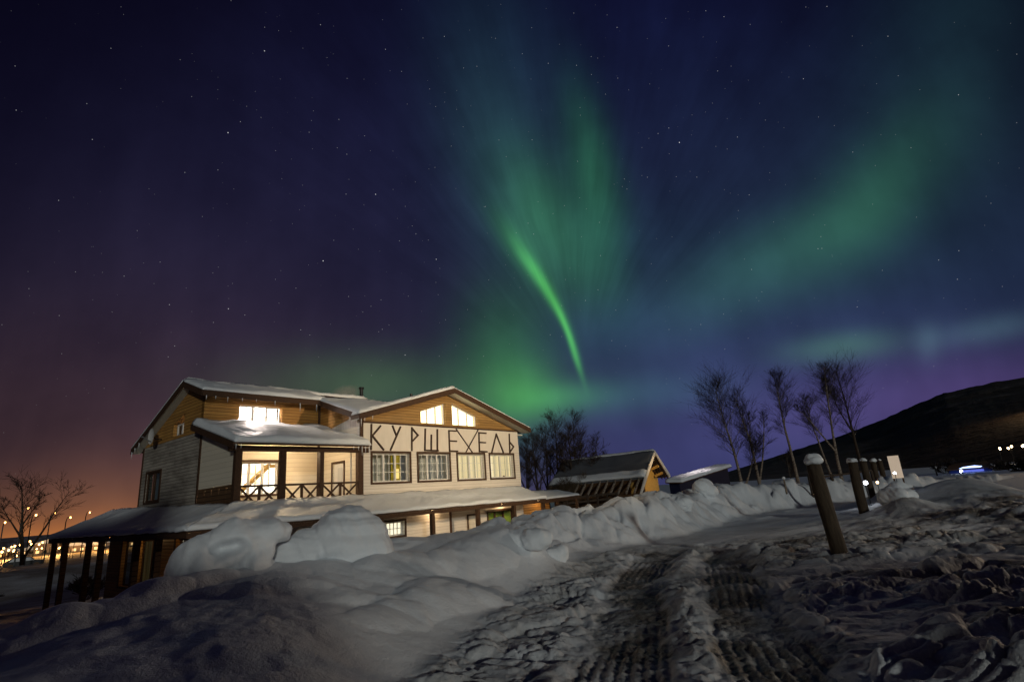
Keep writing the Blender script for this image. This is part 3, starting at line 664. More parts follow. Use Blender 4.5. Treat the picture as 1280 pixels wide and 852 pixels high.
def window(axis, const, a0, a1, z0, z1, sashes=3, cols=2, rows=3, backs=(), casing=True, inset=.13, depth=.4, frame='white_frame', glassmat='window_glass', parent=lodge, bar=.022, fw=.05):
    """white frame with glazing bars (> pane, casing, what stands behind the glass)"""
    P = (lambda a, z, d: (a, const+d, z)) if axis == 'u' else (lambda a, z, d: (const+d, a, z))
    mb = MB(); d0, d1 = inset, inset+.06; g = .004
    B = lambda a, b, c, d, e0=d0, e1=d1: mb.box(P(a, c, e0), P(b, d, e1))
    A0, A1, Z0, Z1 = a0+g, a1-g, z0+g, z1-g
    B(A0, A1, Z0, Z0+fw); B(A0, A1, Z1-fw, Z1); B(A0, A0+fw, Z0+fw, Z1-fw); B(A1-fw, A1, Z0+fw, Z1-fw)
    w = (A1-A0-2*fw)/sashes
    for s in range(sashes):
        l = A0+fw+s*w
        if s: B(l-.04, l+.04, Z0+fw, Z1-fw, d0-.004, d1+.004)
        for c in range(1, cols): B(l+w*c/cols-bar/2, l+w*c/cols+bar/2, Z0+fw, Z1-fw, d0+.012, d1-.012)
        for r in range(1, rows):
            zz = Z0+fw+(Z1-Z0-2*fw)*r/rows; B(l+.04*(s > 0), l+w-.04*(s < sashes-1), zz-bar/2, zz+bar/2, d0+.014, d1-.014)
    wn = mb.build('window', frame, parent)
    p = MB(); p.add([P(A0+.02, Z0+.02, d1-.03), P(A1-.02, Z0+.02, d1-.03), P(A1-.02, Z1-.02, d1-.03), P(A0+.02, Z1-.02, d1-.03)], [(0, 1, 2, 3)]); p.build('pane', glassmat, wn)
    if casing:
        m = MB(); t = .075; e0, e1 = -.035, -.003
        B2 = lambda a, b, c, d: m.box(P(a, c, e0), P(b, d, e1))
        B2(a0-t, a1+t, z1, z1+t); B2(a0-t, a1+t, z0-t, z0); B2(a0-t, a0, z0, z1); B2(a1, a1+t, z0, z1); m.build('casing', 'brown_trim', wn)
    for k, (nm, mat, f0, f1, g0, g1, dd) in enumerate(backs):
        m = MB(); c0, c1 = a0+(a1-a0)*f0, a0+(a1-a0)*f1; y0, y1 = z0+(z1-z0)*g0, z0+(z1-z0)*g1
        m.box(P(c0, y0, inset+dd), P(c1, y1, inset+dd+.03)); m.build(nm, mat, wn)
    return wn

W1, W2, W3, W4 = (.5, 2.29, 2.54, 3.61), (2.74, 4.48, 2.54, 3.61), (4.98, 6.69, 2.53, 3.61), (7.10, 8.80, 2.54, 3.61)
BW, GD, YW = (1.0, 1.97, .58, 1.09), (5.45, 6.10, -.9, 1.0), (6.72, 8.6, -.2, 1.08)
wall('front_wall', 'white_siding', 'u', 0, 0, 9.29, -1.4, 4.75, [W1, W2, W3, W4, BW, GD, YW], .22)
window('u', 0, *W1, 3, 2, 3, [('dark_interior', 'dim_room', -.3, .70, -.2, 1.1, .45), ('curtain', 'yellow_curtain', .60, .86, 0, 1.0, .12), ('table_lamp', 'yellow_lampshade', .655, .80, .12, .46, .09), ('dark_interior', 'dim_blue', .86, 1.3, -.2, 1.1, .45)])
window('u', 0, *W2, 3, 2, 3, [('dark_interior', 'dim_room', -.3, .62, -.2, 1.1, .45), ('dark_interior', 'dim_blue', .62, 1.3, -.2, 1.1, .45)])
window('u', 0, *W3, 2, 2, 3, [('curtain', 'curtain_glow', -.02, 1.02, -.05, 1.05, .10)], bar=.014)
window('u', 0, *W4, 2, 2, 3, [('curtain', 'curtain_glow', .20, 1.02, -.05, 1.05, .10), ('lit_room', 'curtain_white', -.02, .20, -.05, 1.05, .12), ('flower_pot', 'dark_boards', .66, .72, .0, .10, .07)], bar=.014)
window('u', 0, *BW, 1, 5, 2, [('lit_room', 'curtain_white', -.05, 1.05, -.1, 1.1, .15)], casing=True)
# ground floor: plain door, bronze-framed glazing with green and yellow blinds
d = MB().box((5.46, .05, -.9), (6.09, .09, .99)).build('door', 'panel_siding', lodge)
MB().box((5.96, .02, .0), (6.03, .048, .12)).build('handle', 'dark_metal', d)
m = MB(); t = .07
m.box((5.38, -.03, -.9), (5.45, -.003, 1.07)).box((6.10, -.03, -.9), (6.17, -.003, 1.07)).box((5.45, -.03, 1.0), (6.10, -.003, 1.07)); m.build('casing', 'brown_trim', d)
yw = window('u', 0, *YW, 3, 1, 1, [('blind', 'yellow_curtain', 0, .17, 0, 1, .1), ('blind', 'green_curtain', .18, 1.0, 0, 1, .1)], frame='brown_trim')
m = MB().box((4.34, -.04, -1.2), (4.44, -.004, 1.72)); m.build('trim_board', 'brown_trim', lodge)
MB().box((-.06, -.05, 1.4), (.08, -.003, 4.9)).build('corner_board', 'brown_trim', lodge)
MB().box((0, -.035, 4.72), (9.29, -.003, 4.79)).build('trim_board', 'brown_trim', lodge)

# timber gable of the lettered front, with two raked windows set back in it
AP, AZ_, SL = 4.5, 6.2, .29
roofz = lambda u: AZ_-SL*abs(u-AP)
def gable_front():
    U = [0, 2.95, 4.42, 4.5, 4.78, 6.43, 9.29]; hole = {(2.95, 4.42): (4.86, 5.36, 5.80), (4.78, 6.43): (4.86, 5.86, 5.34)}
    mb = MB(); D = .30; zb = 4.792
    for a, b in zip(U[:-1], U[1:]):
        za, zc = roofz(a), roofz(b)
        q = lambda l0, l1, h0, h1: [mb.add([(a, d, l0), (b, d, l1), (b, d, h1), (a, d, h0)], [(0, 1, 2, 3)]) for d in (0, D)]
        if (a, b) in hole:
            s, ha, hb = hole[(a, b)]; q(zb, zb, s, s); q(ha, hb, za, zc)
            for (p, r), (p2, r2) in (((a, s), (b, s)), ((a, ha), (b, hb)), ((a, s), (a, ha)), ((b, s), (b, hb))):
                mb.add([(p, 0, r), (p2, 0, r2), (p2, D, r2), (p, D, r)], [(0, 1, 2, 3)])
        else: q(zb, zb, za, zc)
    bm_ = mb.build('gable', 'gable_boards', lodge)
    for (a, b), (s, ha, hb) in hole.items():
        f = MB(); y0, y1 = .16, .22; w = .045; sl = (hb-ha)/(b-a); top = lambda u: ha+sl*(u-a)
        f.prism([(a, y0, s), (b, y0, s), (b, y0, s+w), (a, y0, s+w)], (0, y1-y0, 0)); f.prism([(a, y0, ha-w), (b, y0, hb-w), (b, y0, hb), (a, y0, ha)], (0, y1-y0, 0))
        for u, hw in ((a+w/2, w/2), (b-w/2, w/2), (a+(b-a)/3, .028), (a+(b-a)*2/3, .028)):
            f.prism([(u-hw, y0+.002, s+w), (u+hw, y0+.002, s+w), (u+hw, y0+.002, top(u+hw)-w), (u-hw, y0+.002, top(u-hw)-w)], (0, y1-y0-.004, 0))
        wn = f.build('window', 'white_frame', lodge)
        MB().add([(a, .19, s), (b, .19, s), (b, .19, hb), (a, .19, ha)], [(0, 1, 2, 3)]).build('pane', 'window_glass', wn)
        MB().add([(a-.3, .32, s-.2), (b+.3, .32, s-.2), (b+.3, .32, hb+.2), (a-.3, .32, ha+.2)], [(0, 1, 2, 3)]).build('lit_room', 'gable_room', wn)
gable_front()
# bodies of the blocks that the eye does not reach
MB().box((9.13, .23, -1.4), (9.288, 8.3, 4.78)).box((.0, 8.14, -1.4), (9.12, 8.3, 4.9)).build('back_wall', 'weathered_siding', lodge)
# return wall between the two fronts, seen over the balcony: boards below, timber above, white boards at its end
D1 = (1.05, 1.78, 1.5, 3.37)
wall('return_wall', 'panel_siding', 'v', 0.004, .002, 2.778, 1.4, 4.6, [D1], .16)
m = MB(); zt = lambda v: 5.98-(2.78-v)*.30
m.prism([(0.006, .75, 4.95), (0.006, 2.776, 4.6), (0.006, 2.776, zt(2.776)), (0.006, .75, zt(.75))], (.14, 0, 0)); m.build('return_gable', 'pine_boards', lodge)
m = MB(); m.prism([(0.006, .235, 4.602), (0.006, 2.776, 4.602), (.006, .752, 4.948), (.006, .752, zt(.748)), (.006, .235, zt(.235))], (.14, 0, 0)); m.build('return_boarding', 'vertical_white', lodge)
d = MB().box((.06, 1.06, 1.5), (.10, 1.77, 3.36)).build('door', 'white_frame', lodge)
MB().box((.045, 1.22, 1.9), (.058, 1.52, 3.2)).build('pane', 'dim_room', d)
MB().box((-.03, 1.12, 2.5), (.058, 1.16, 2.54)).build('handle', 'dark_metal', d)
m = MB(); m.box((-.03, .98, 1.5), (.0, 1.05, 3.44)).box((-.03, 1.78, 1.5), (.0, 1.85, 3.44)).box((-.03, 1.05, 3.37), (.0, 1.78, 3.44)); m.build('casing', 'brown_trim', d)

# left wing: back wall of the balcony, timber attic, weathered end wall
BWN, ATW = (-3.22, -1.62, 2.42, 3.56), (-3.2, -1.59, 4.86, 5.61)
wall('balcony_back_wall', 'panel_siding', 'u', 2.78, -4.4, 0, 1.4, 4.6, [BWN], .2)
bw = window('u', 2.78, *BWN, 3, 2, 3, [('lit_room', 'bright_room', -.4, 1.4, -.2, 1.3, .9)], casing=True)
s = MB(); s.bar((-2.95, 3.35, 2.40), (-1.70, 3.35, 3.50), .12, .26, (0, 1, 0)).bar((-1.9, 3.3, 3.45), (-1.5, 3.3, 3.45), .1, .3, (0, 1, 0)); s.build('staircase', 'yellow_wood', bw)
wall('attic_wall', 'pine_boards', 'u', 2.78, -4.4, 1.2, 4.602, 5.98, [ATW], .2)
window('u', 2.78, *ATW, 3, 2, 2, [('lit_room', 'attic_room', -.15, 1.15, -.2, 1.3, .75)], casing=False)
MB().box((-.06, 2.70, 1.5), (.0, 2.778, 4.6)).box((-.06, 2.70, 4.6), (.004, 2.778, 5.9)).build('corner_board', 'brown_trim', lodge)
LW = (6.15, 7.53, 2.5, 3.57)
wall('end_wall', 'weathered_siding', 'v', -4.4, 2.80, 8.1, 1.4, 4.6, [LW], .2)
window('v', -4.4, *LW, 2, 1, 1, inset=.02, backs=[('dark_interior', 'dim_blue', -.2, 1.2, -.2, 1.2, .4)], frame='brown_trim', glassmat='dark_glass')
MB().box((-4.45, 2.72, 1.5), (-4.36, 2.81, 4.72)).build('corner_board', 'brown_trim', lodge)
MB().box((-4.43, 8.1, 1.4), (-4.30, 8.18, 4.75)).build('corner_board', 'brown_trim', lodge)
RV, RZ = 3.9, 6.34                                       # ridge of the wing (underside), front slope .36, back slope .405
wing = lambda v: RZ-.36*(RV-v) if v < RV else RZ-.405*(v-RV)
AG = (4.40, 5.35, 4.72, 5.45)
m = MB()
def gwall():
    V = [2.80, 3.9, AG[0], AG[1], 8.1]; zb = 4.603
    for a, b in zip(V[:-1], V[1:]):
        segs = [((zb, zb), (wing(a), wing(b)))] if a != AG[0] else [((zb, zb), (AG[2], AG[2])), ((AG[3], AG[3]-.3), (wing(a), wing(b)))]
        for (l0, l1), (h0, h1) in segs:
            for d in (-4.4, -4.2): m.add([(d, a, l0), (d, b, l1), (d, b, h1), (d, a, h0)], [(0, 1, 2, 3)])
    for (p, r), (p2, r2) in (((AG[0], AG[2]), (AG[1], AG[2])), ((AG[0], AG[3]), (AG[1], AG[3]-.3)), ((AG[0], AG[2]), (AG[0], AG[3])), ((AG[1], AG[2]), (AG[1], AG[3]-.3))):
        m.add([(-4.4, p, r), (-4.4, p2, r2), (-4.2, p2, r2), (-4.2, p, r)], [(0, 1, 2, 3)])
gwall(); m.build('wing_gable', 'pine_boards', lodge)
window('v', -4.4, AG[0], AG[1], AG[2], AG[3]-.28, 2, 1, 1, [('dark_interior', 'dim_blue', -.2, 1.2, -.2, 1.2, .4)], casing=False, glassmat='dark_glass')
# balcony
m = MB(); m.box((-4.45, 0, 1.38), (-.005, 2.775, 1.5)); m.build('balcony_floor', 'dark_boards', lodge)
for u, w in ((-4.43, .20), (-3.0, .19), (-1.62, .15), (-.10, .13)): MB().box((u-w/2, -.09, 1.2), (u+w/2, .09, 3.62)).build('balcony_post', 'brown_trim', lodge, bevel=.008)
MB().box((-4.72, -.10, 3.62), (.30, .06, 3.78)).build('balcony_beam', 'brown_trim', lodge)
def railing():
    for a, b in ((-4.33, -3.10), (-2.90, -1.70), (-1.54, -.17)):
        m = MB(); m.box((a, -.05, 2.54), (b, .05, 2.60)); m.box((a, -.03, 1.93), (b, .03, 1.98)); c = (a+b)/2
        m.box((c-.035, -.03, 1.98), (c+.035, .03, 2.54))
        for p, q in ((a, c-.035), (c+.035, b)):
            m.bar((p, -.012, 1.98), (q, -.012, 2.54), .022, .06); m.bar((p, .014, 2.54), (q, .014, 1.98), .022, .06)
        m.build('balcony_railing', 'brown_trim', lodge)
railing()
m = MB(); n = 5; a0, a1 = .12, 2.70; w = (a1-a0)/n
for i in range(n):
    p, q = a0+i*w+.005, a0+(i+1)*w-.005
    m.prism([(-4.43, p+.045, 1.55), (-4.43, q-.045, 1.55), (-4.43, q, 1.75), (-4.43, q, 2.42), (-4.43, q-.06, 2.60), (-4.43, p+.06, 2.60), (-4.43, p, 2.42), (-4.43, p, 1.75)], (.035, 0, 0))
m.box((-4.39, a0, 2.60), (-4.34, a1, 2.655)); m.build('balcony_balustrade', 'dark_boards', lodge)
MB().prism([(-4.415, .10, 2.66), (-4.415, 2.71, 2.66), (-4.415, 2.71, 4.62), (-4.415, .10, 3.80)], (.05, 0, 0)).build('side_panel', 'panel_siding', lodge)

# ------------------------------------------------------------------ roofs and the snow on them
def slab(name, mat, quad, t, parent=lodge):
    return MB().prism([tuple(p) for p in quad], (0, 0, -t)).build(name, mat, parent)
def roof_snow(a, b, c, d, thick, nx, ny, parent, seed=1, lip=.05, noise=.03, droop=.0, mat='snow', name='roof_snow', ends=True, fall=None):
    """snow on a roof plane: a,b along the eave, c,d above b,a; rounded lip at the eave, uneven depth"""
    a, b, c, d = map(Vector, (a, b, c, d)); top = []; bot = []
    S = np.linspace(0, 1, nx); T = np.linspace(0, 1, ny)**1.6
    L = (b-a).length; H = (d-a).length; n = (b-a).cross(d-a).normalized(); n = n if n.z > 0 else -n
    out = (a-d).normalized()
    for t in T:
        for s in S:
            p = a.lerp(b, s).lerp(d.lerp(c, s), t)
            ex = min(1, t*H/.16); e = math.sqrt(max(0, 1-(1-ex)**2))
            ee = 1
            if ends: k = min(1, min(s, 1-s)*L/.14); ee = math.sqrt(max(0, 1-(1-k)**2))
            h = thick*(.35+.65*e)*(.3+.7*ee)*(fall(s, t) if fall else 1)
            nz = fbm(np.array([s*L*1.3+seed*7]), np.array([t*H*1.3]), seed, 3)[0]*noise*2 + fbm(np.array([s*L*6.]), np.array([t*H*6.]), seed+3, 3)[0]*noise*.6
            wob = fbm(np.array([s*L*2.2]), np.array([seed*3.3]), seed+9, 4)[0]*lip*(1-min(1, t*H/.35))
            top.append(p + n*(h+nz*e*ee) + out*(wob+droop*(1-ex)))
            bot.append(p + n*.004 + out*(wob+droop*(1-ex)))
    vs = top+bot; N_ = nx*ny; fs = []
    for j in range(ny-1):
        for i in range(nx-1):
            q = (j*nx+i, j*nx+i+1, (j+1)*nx+i+1, (j+1)*nx+i); fs.append(q); fs.append(tuple(N_+k for k in q[::-1]))
    ring = [i for i in range(nx)] + [j*nx+nx-1 for j in range(1, ny)] + [(ny-1)*nx+i for i in range(nx-2, -1, -1)] + [j*nx for j in range(ny-2, 0, -1)]
    for i, j in zip(ring, ring[1:]+ring[:1]): fs.append((j, i, N_+i, N_+j))
    m = MB(); m.add(vs, fs); return m.build(name, mat, parent, smooth=True)
# main roof: two slopes, brown edge boards, pale soffit
e0, e1, v0, v1, T = -.42, 9.72, -.50, 8.6, .17
Z = lambda u: roofz(u)+T+.01
roof = MB()
roof.prism([(e0, v0, Z(e0)), (AP, v0, Z(AP)), (AP, v1, Z(AP)), (.17, v1, Z(.17)), (.17, .02, Z(.17)), (e0, .02, Z(e0))], (0, 0, -T)); roof.prism([(AP, v0, Z(AP)), (e1, v0, Z(e1)), (e1, v1, Z(e1)), (AP, v1, Z(AP))], (0, 0, -T))
roof = roof.build('roof', 'dark_boards', lodge)
m = MB()
for a, b in ((e0, AP), (AP, e1)): m.prism([(a, v0+.01, Z(a)-T-.004), (b, v0+.01, Z(b)-T-.004), (b, -.003, Z(b)-T-.004), (a, -.003, Z(a)-T-.004)], (0, 0, -.03))
m.box((9.295, -.003, 4.56), (9.70, 8.3, 4.62)); m.build('soffit', 'soffit_paint', roof)
m = MB()
for a, b in ((e0-.02, AP), (AP, e1+.02)): m.prism([(a, v0-.035, Z(a)-.22), (b, v0-.035, Z(b)-.22), (b, v0-.035, Z(b)+.005), (a, v0-.035, Z(a)+.005)], (0, .03, 0))
m.build('edge_board', 'brown_trim', roof)
roof_snow((.17, v1, Z(.17)), (.17, .0, Z(.17)), (AP, .0, Z(AP)), (AP, v1, Z(AP)), .12, 50, 26, roof, 3, ends=False)
roof_snow((e0, .0, Z(e0)), (e0, v0-.03, Z(e0)), (AP, v0-.03, Z(AP)), (AP, .0, Z(AP)), .12, 10, 40, roof, 2, ends=True)
roof_snow((e1, v0-.03, Z(e1)), (e1, v1, Z(e1)), (AP, v1, Z(AP)), (AP, v0-.03, Z(AP)), .12, 50, 26, roof, 4, ends=True)
# wing roof
wl, wr = -4.72, 3.2; fv, bv = 2.2, 8.55; Y = lambda v: wing(v)+.16
m = MB()
m.prism([(wl, fv, Y(fv)), (-.02, fv, Y(fv)), (wr, fv+.9, Y(fv+.9)), (wr, RV, Y(RV)), (wl, RV, Y(RV))], (0, 0, -.15)); m.prism([(wl, RV, Y(RV)), (wr, RV, Y(RV)), (wr, bv, Y(bv)), (wl, bv, Y(bv))], (0, 0, -.15))
wroof = m.build('roof', 'dark_boards', lodge)
m = MB(); m.prism([(wl+.01, RV+.02, Y(RV)-.155), (wl+.01, bv, Y(bv)-.155), (-4.405, bv, Y(bv)-.155), (-4.405, RV+.02, Y(RV)-.155)], (0, 0, -.03)); m.build('soffit', 'soffit_paint', wroof)
m = MB(); m.prism([(wl-.03, RV, Y(RV)-.20), (wl-.03, bv, Y(bv)-.20), (wl-.03, bv, Y(bv)+.005), (wl-.03, RV, Y(RV)+.005)], (.028, 0, 0)); m.prism([(wl-.03, fv, Y(fv)-.20), (wl-.03, RV, Y(RV)-.20), (wl-.03, RV, Y(RV)+.005), (wl-.03, fv, Y(fv)+.005)], (.028, 0, 0))
m.box((wl, fv-.03, Y(fv)-.20), (-.02, fv-.002, Y(fv)-.0)); m.build('edge_board', 'brown_trim', wroof)
roof_snow((wl-.03, fv-.04, Y(fv)), (0.0, fv-.04, Y(fv)), (.0, RV, Y(RV)), (wl-.03, RV, Y(RV)), .13, 60, 18, wroof, 5, ends=True, lip=.03)
roof_snow((3.2, bv, Y(bv)), (wl-.03, bv, Y(bv)), (wl-.03, RV, Y(RV)), (3.2, RV, Y(RV)), .17, 40, 24, wroof, 6)
# the sloping valley piece that joins the wing roof to the low corner of the main roof
q = [Vector((-.36, -.42, Z(-.36)-.02)), Vector((-.30, fv+.02, Y(fv)-.0)), Vector((1.6, fv+.5, Y(fv+.5)+.02)), Vector((1.1, -.42, Z(1.1)-.05))]
vr = slab('valley_roof', 'dark_boards', q, .14)
roof_snow(q[1]+Vector((-.06, 0, .0)), q[0]+Vector((-.06, 0, 0)), q[3], q[2], .15, 24, 10, vr, 7, ends=False, lip=.03)
m = MB(); m.prism([q[0]+Vector((-.03, 0, .0)), q[1]+Vector((-.03, 0, .0)), q[1]+Vector((-.03, 0, -.24)), q[0]+Vector((-.03, 0, -.22))], (.028, 0, 0)); m.build('edge_board', 'brown_trim', vr)
# balcony roof
bz0, bz1 = 3.83, 4.80
qb = [(-4.76, -.42, bz0), (.08, -.42, bz0), (.0, 2.775, bz1), (-4.76, 2.775, bz1)]
br = slab('balcony_roof', 'brown_trim', qb, .06)
roof_snow((-4.76, -.46, bz0), (.12, -.46, bz0), (-.01, 2.775, bz1), (-4.76, 2.775, bz1), .22, 70, 34, br, 8, lip=.03, noise=.035)
m = MB(); m.prism([(-4.79, -.42, bz0-.19), (-4.79, 2.775, bz1-.19), (-4.79, 2.775, bz1), (-4.79, -.42, bz0)], (.028, 0, 0)); m.build('edge_board', 'brown_trim', br)
# ground-floor canopy: front and left side, hipped at the corner
CE, CW = 1.44, 2.02
cl, cv = -6.3, -1.55
fq = [(cl, cv, CE), (9.1, cv, CE), (9.1, -.04, CW), (-4.46, -.04, CW)]
lq = [(cl, 11.6, CE), (cl, cv, CE), (-4.46, -.04, CW), (-4.46, 8.1, CW), (-4.3, 11.0, CW+.35)]
cf = slab('canopy_roof', 'brown_trim', fq, .05); cs = slab('canopy_roof', 'brown_trim', lq, .05)
roof_snow((cl-.03, cv-.05, CE), (9.1, cv-.05, CE), (9.1, -.045, CW), (-4.47, -.045, CW), .12, 150, 22, cf, 9, lip=.07, noise=.035, ends=False)
roof_snow((cl-.05, 11.6, CE), (cl-.05, cv-.05, CE), (-4.47, -.045, CW), (-4.4, 11.0, CW+.35), .10, 110, 20, cs, 10, lip=.06, noise=.03, ends=True)
m = MB(); m.box((cl, cv, CE-.17), (9.1, cv+.04, CE-.052)); m.build('edge_board', 'brown_trim', cf)
m = MB(); m.box((cl, cv+.041, CE-.17), (cl+.04, 11.6, CE-.052)); m.build('edge_board', 'dark_boards', cs)
for u in (-5.9, -2.6, -.22, 2.1, 4.55, 6.85, 9.0): MB().box((u-.075, cv+.06, -1.4), (u+.075, cv+.21, CE-.06)).build('canopy_post', 'brown_trim', lodge, bevel=.006)
for v in (.6, 2.25, 5.45, 6.8, 9.6, 11.2): MB().box((cl+.05, v-.08, -2.2), (cl+.21, v+.08, CE-.06)).build('canopy_post', 'dark_boards', lodge, bevel=.006)
MB().box((-4.4, .225, -2.2), (-.002, .40, 1.38)).build('ground_floor_wall', 'white_siding', lodge)
def glazed_side():
    holes = [(.9, 2.1, -.9, 1.15), (2.5, 4.2, -.9, 1.15), (5.7, 7.6, -.9, 1.15), (8.0, 9.4, -.5, 1.15)]
    wall('ground_floor_wall', 'pine_boards', 'v', -4.4, .41, 11.0, -2.2, 1.98, holes, .18)
    for i, h in enumerate(holes):
        window('v', -4.4, *h, 2 if i < 3 else 1, 1, 1 if i < 3 else 2, [('blind', 'panel_siding', -.1, 1.1, 0, .8, .25)] if i == 0 else [('dark_interior', 'dim_room', -.2, 1.2, -.1, 1.1, .5)], frame='brown_trim', glassmat='dark_glass')
glazed_side()
# lower lean-to beyond the right corner
q = [(9.1, cv+.1, CE-.04), (12.2, cv+.1, CE+.02), (12.4, .1, CE+.30), (9.3, .0, CW-.2)]
rl = slab('canopy_roof', 'brown_trim', q, .05)
roof_snow(*[Vector(p)+Vector((0, 0, .002)) for p in q], .09, 36, 12, rl, 12, lip=.05, noise=.02)
m = MB(); m.bar((9.1, cv+.12, CE-.15), (12.2, cv+.12, CE-.09), .04, .12); m.build('edge_board', 'brown_trim', rl)
for u in (10.3, 12.0): MB().box((u-.06, cv+.15, -.6), (u+.06, cv+.27, CE-.06)).build('canopy_post', 'brown_trim', lodge)
MB().box((9.35, .3, -.6), (11.9, .45, 1.5)).build('lean_to_wall', 'pine_boards', lodge)

# lettering in dark square timber
LET = [
  ('К',[[(0.453, 4.66), (0.429, 3.743)], [(0.859, 4.619), (0.486, 4.241)], [(0.468, 4.263), (0.988, 3.743)]]),
  ('У',[[(1.454, 4.647), (1.624, 4.302)], [(1.831, 4.625), (1.339, 3.741)]]),
  ('Р',[[(2.426, 4.628), (2.396, 3.732)], [(2.446, 4.596), (2.733, 4.34), (2.429, 4.09)]]),
  ('Ш',[[(3.144, 4.602), (3.085, 3.741)], [(3.467, 4.365), (3.437, 3.746)], [(3.819, 4.605), (3.774, 3.734)], [(3.085, 3.741), (3.808, 3.735)]]),
  ('Е',[[(4.501, 4.599), (4.495, 3.727)], [(4.501, 4.599), (4.927, 4.599)], [(4.498, 4.161), (4.922, 4.154)], [(4.495, 3.727), (4.954, 3.724)]]),
  ('В',[[(4.958, 4.679), (5.899, 3.691)], [(6.355, 4.693), (5.488, 3.686)]]),
  ('Е2',[[(6.413, 4.585), (6.378, 3.732)], [(6.413, 4.585), (6.893, 4.576)], [(6.388, 4.147), (6.81, 4.139)], [(6.379, 3.741), (6.868, 3.728)]]),
  ('Л',[[(7.631, 4.555), (7.229, 3.705)], [(7.631, 4.555), (8.054, 3.714)]]),
  ('Ь',[[(8.608, 4.59), (8.551, 3.719)], [(8.608, 4.201), (8.861, 3.994), (8.551, 3.719)]]),
]
for ch, strokes in LET:
    m = MB(); w = .032 if ch == '\u0412' else .058
    k = 0
    for st in strokes:
        for (a, z), (b, y) in zip(st[:-1], st[1:]):
            dy = .004*k; k += 1; L = math.hypot(b-a, y-z); ex = .03/L
            m.bar((a-(b-a)*ex, -.035-dy, z-(y-z)*ex), (b+(b-a)*ex, -.035-dy, y+(y-z)*ex), .05, w)
    m.build('letter', 'letter_wood', lodge)

MB().box((.085, -.012, 3.70), (9.285, -.002, 4.718)).build('lettering_board', 'smooth_board', lodge)

# chimney pipe, vent, icicles
m = MB().tube([(3.62, 5, 5.9), (3.62, 5, 7.26)], [.085, .085], 14).tube([(3.62, 5, 7.26), (3.62, 5, 7.34)], [.13, .12], 14); m.build('chimney', 'dark_metal', lodge, smooth=False)
MB().tube([(3.5, 1.2, 5.9), (3.5, 1.2, 6.34)], [.06, .06], 10).build('vent_pipe', 'dark_metal', lodge)
ic = []
for u in (-4.6, -4.3, -3.9, -3.4, -2.9, -2.2, -1.2, -.5): ic.append((u, fv-.03, Y(fv)-.19))
for v in (8.4, 8.1, 7.7): ic.append((wl-.02, v, Y(v)-.19))
for u in (-4.7, -4.55, -.6, -.4, -.25, -.1, .05): ic.append((u, -.43, bz0-.055))
for u in (-.35, -.2, .15): ic.append((u, v0-.02, Z(u)-.21))
for i, (x, y, z) in enumerate(ic):
    L = random.uniform(.08, .34); MB().tube([(x, y, z+.01), (x, y, z-L*.4), (x, y, z-L)], [.018, .011, .002], 6).build('icicle', 'snow', lodge, smooth=True)

# things fixed to the lodge or set on it
dish = thing('satellite_dish', 'small pale satellite dish on the weathered end wall under the attic', 'satellite dish', lodge_world(-4.41, 6.38, 4.86), LA)
m = MB(); rings = 6; seg = 20
vs = [(-.30, 0, 0)]
for i in range(1, rings+1):
    for j in range(seg):
        r = .30*i/rings; t = 2*math.pi*j/seg; vs.append((-.30-.07*(i/rings)**2, r*math.cos(t), r*math.sin(t)))
fs = [(0, 1+j, 1+(j+1) % seg) for j in range(seg)]+[(1+(i-1)*seg+j, 1+i*seg+j, 1+i*seg+(j+1) % seg, 1+(i-1)*seg+(j+1) % seg) for i in range(1, rings) for j in range(seg)]
m.add(vs, fs); m.build('reflector', 'white_frame', dish, smooth=True)
MB().tube([(0, 0, -.1), (-.2, 0, -.1), (-.30, 0, 0)], [.02, .02, .02], 8).build('bracket', 'dark_metal', dish)
MB().tube([(-.31, 0, -.22), (-.62, 0, -.05)], [.012, .012], 6).tube([(-.60, 0, -.05), (-.68, 0, -.02)], [.03, .03], 8).build('feed_arm', 'grey_metal', dish)
# balcony lamp (under its roof), unseen wall lamps added to brighten the walls under the canopy
bl = thing('ceiling_lamp', 'small round lamp under the balcony roof', 'lamp', lodge_world(-1.9, 1.3, 4.0), LA)
MB().tube([(0, 0, .3), (0, 0, .12)], [.03, .03], 8).build('lamp_base', 'dark_metal', bl)
MB().tube([(0, 0, .12), (0, 0, .06), (0, 0, 0)], [.09, .11, .06], 14).build('lamp_shade', 'lamp_warm', bl, smooth=True)
lamp('attic_light', lodge_world(-2.4, 3.12, 5.57), 300, (1, .80, .72), .05)
lamp('balcony_light', lodge_world(-1.9, 1.3, 3.85), 150, (1, .74, .44), .1)
for v, lab in ((2.9, 'added wall lamp brightening the dark side canopy, nearer the corner'), (6.9, 'added wall lamp brightening the dark side canopy, nearer the far end')):
    sl_ = thing('added_wall_lamp', lab, 'lamp', lodge_world(-4.42, v, 1.35), LA)
    MB().box((-.04, -.05, -.06), (0, .05, .06)).build('lamp_base', 'dark_metal', sl_); MB().tube([(-.09, 0, -.05), (-.09, 0, .05)], [.035, .035], 10).build('lamp_shade', 'curtain_glow', sl_)
    lamp('canopy_fill', lodge_world(-4.75, v, 1.25), 5.5, (1, .62, .26), .06)
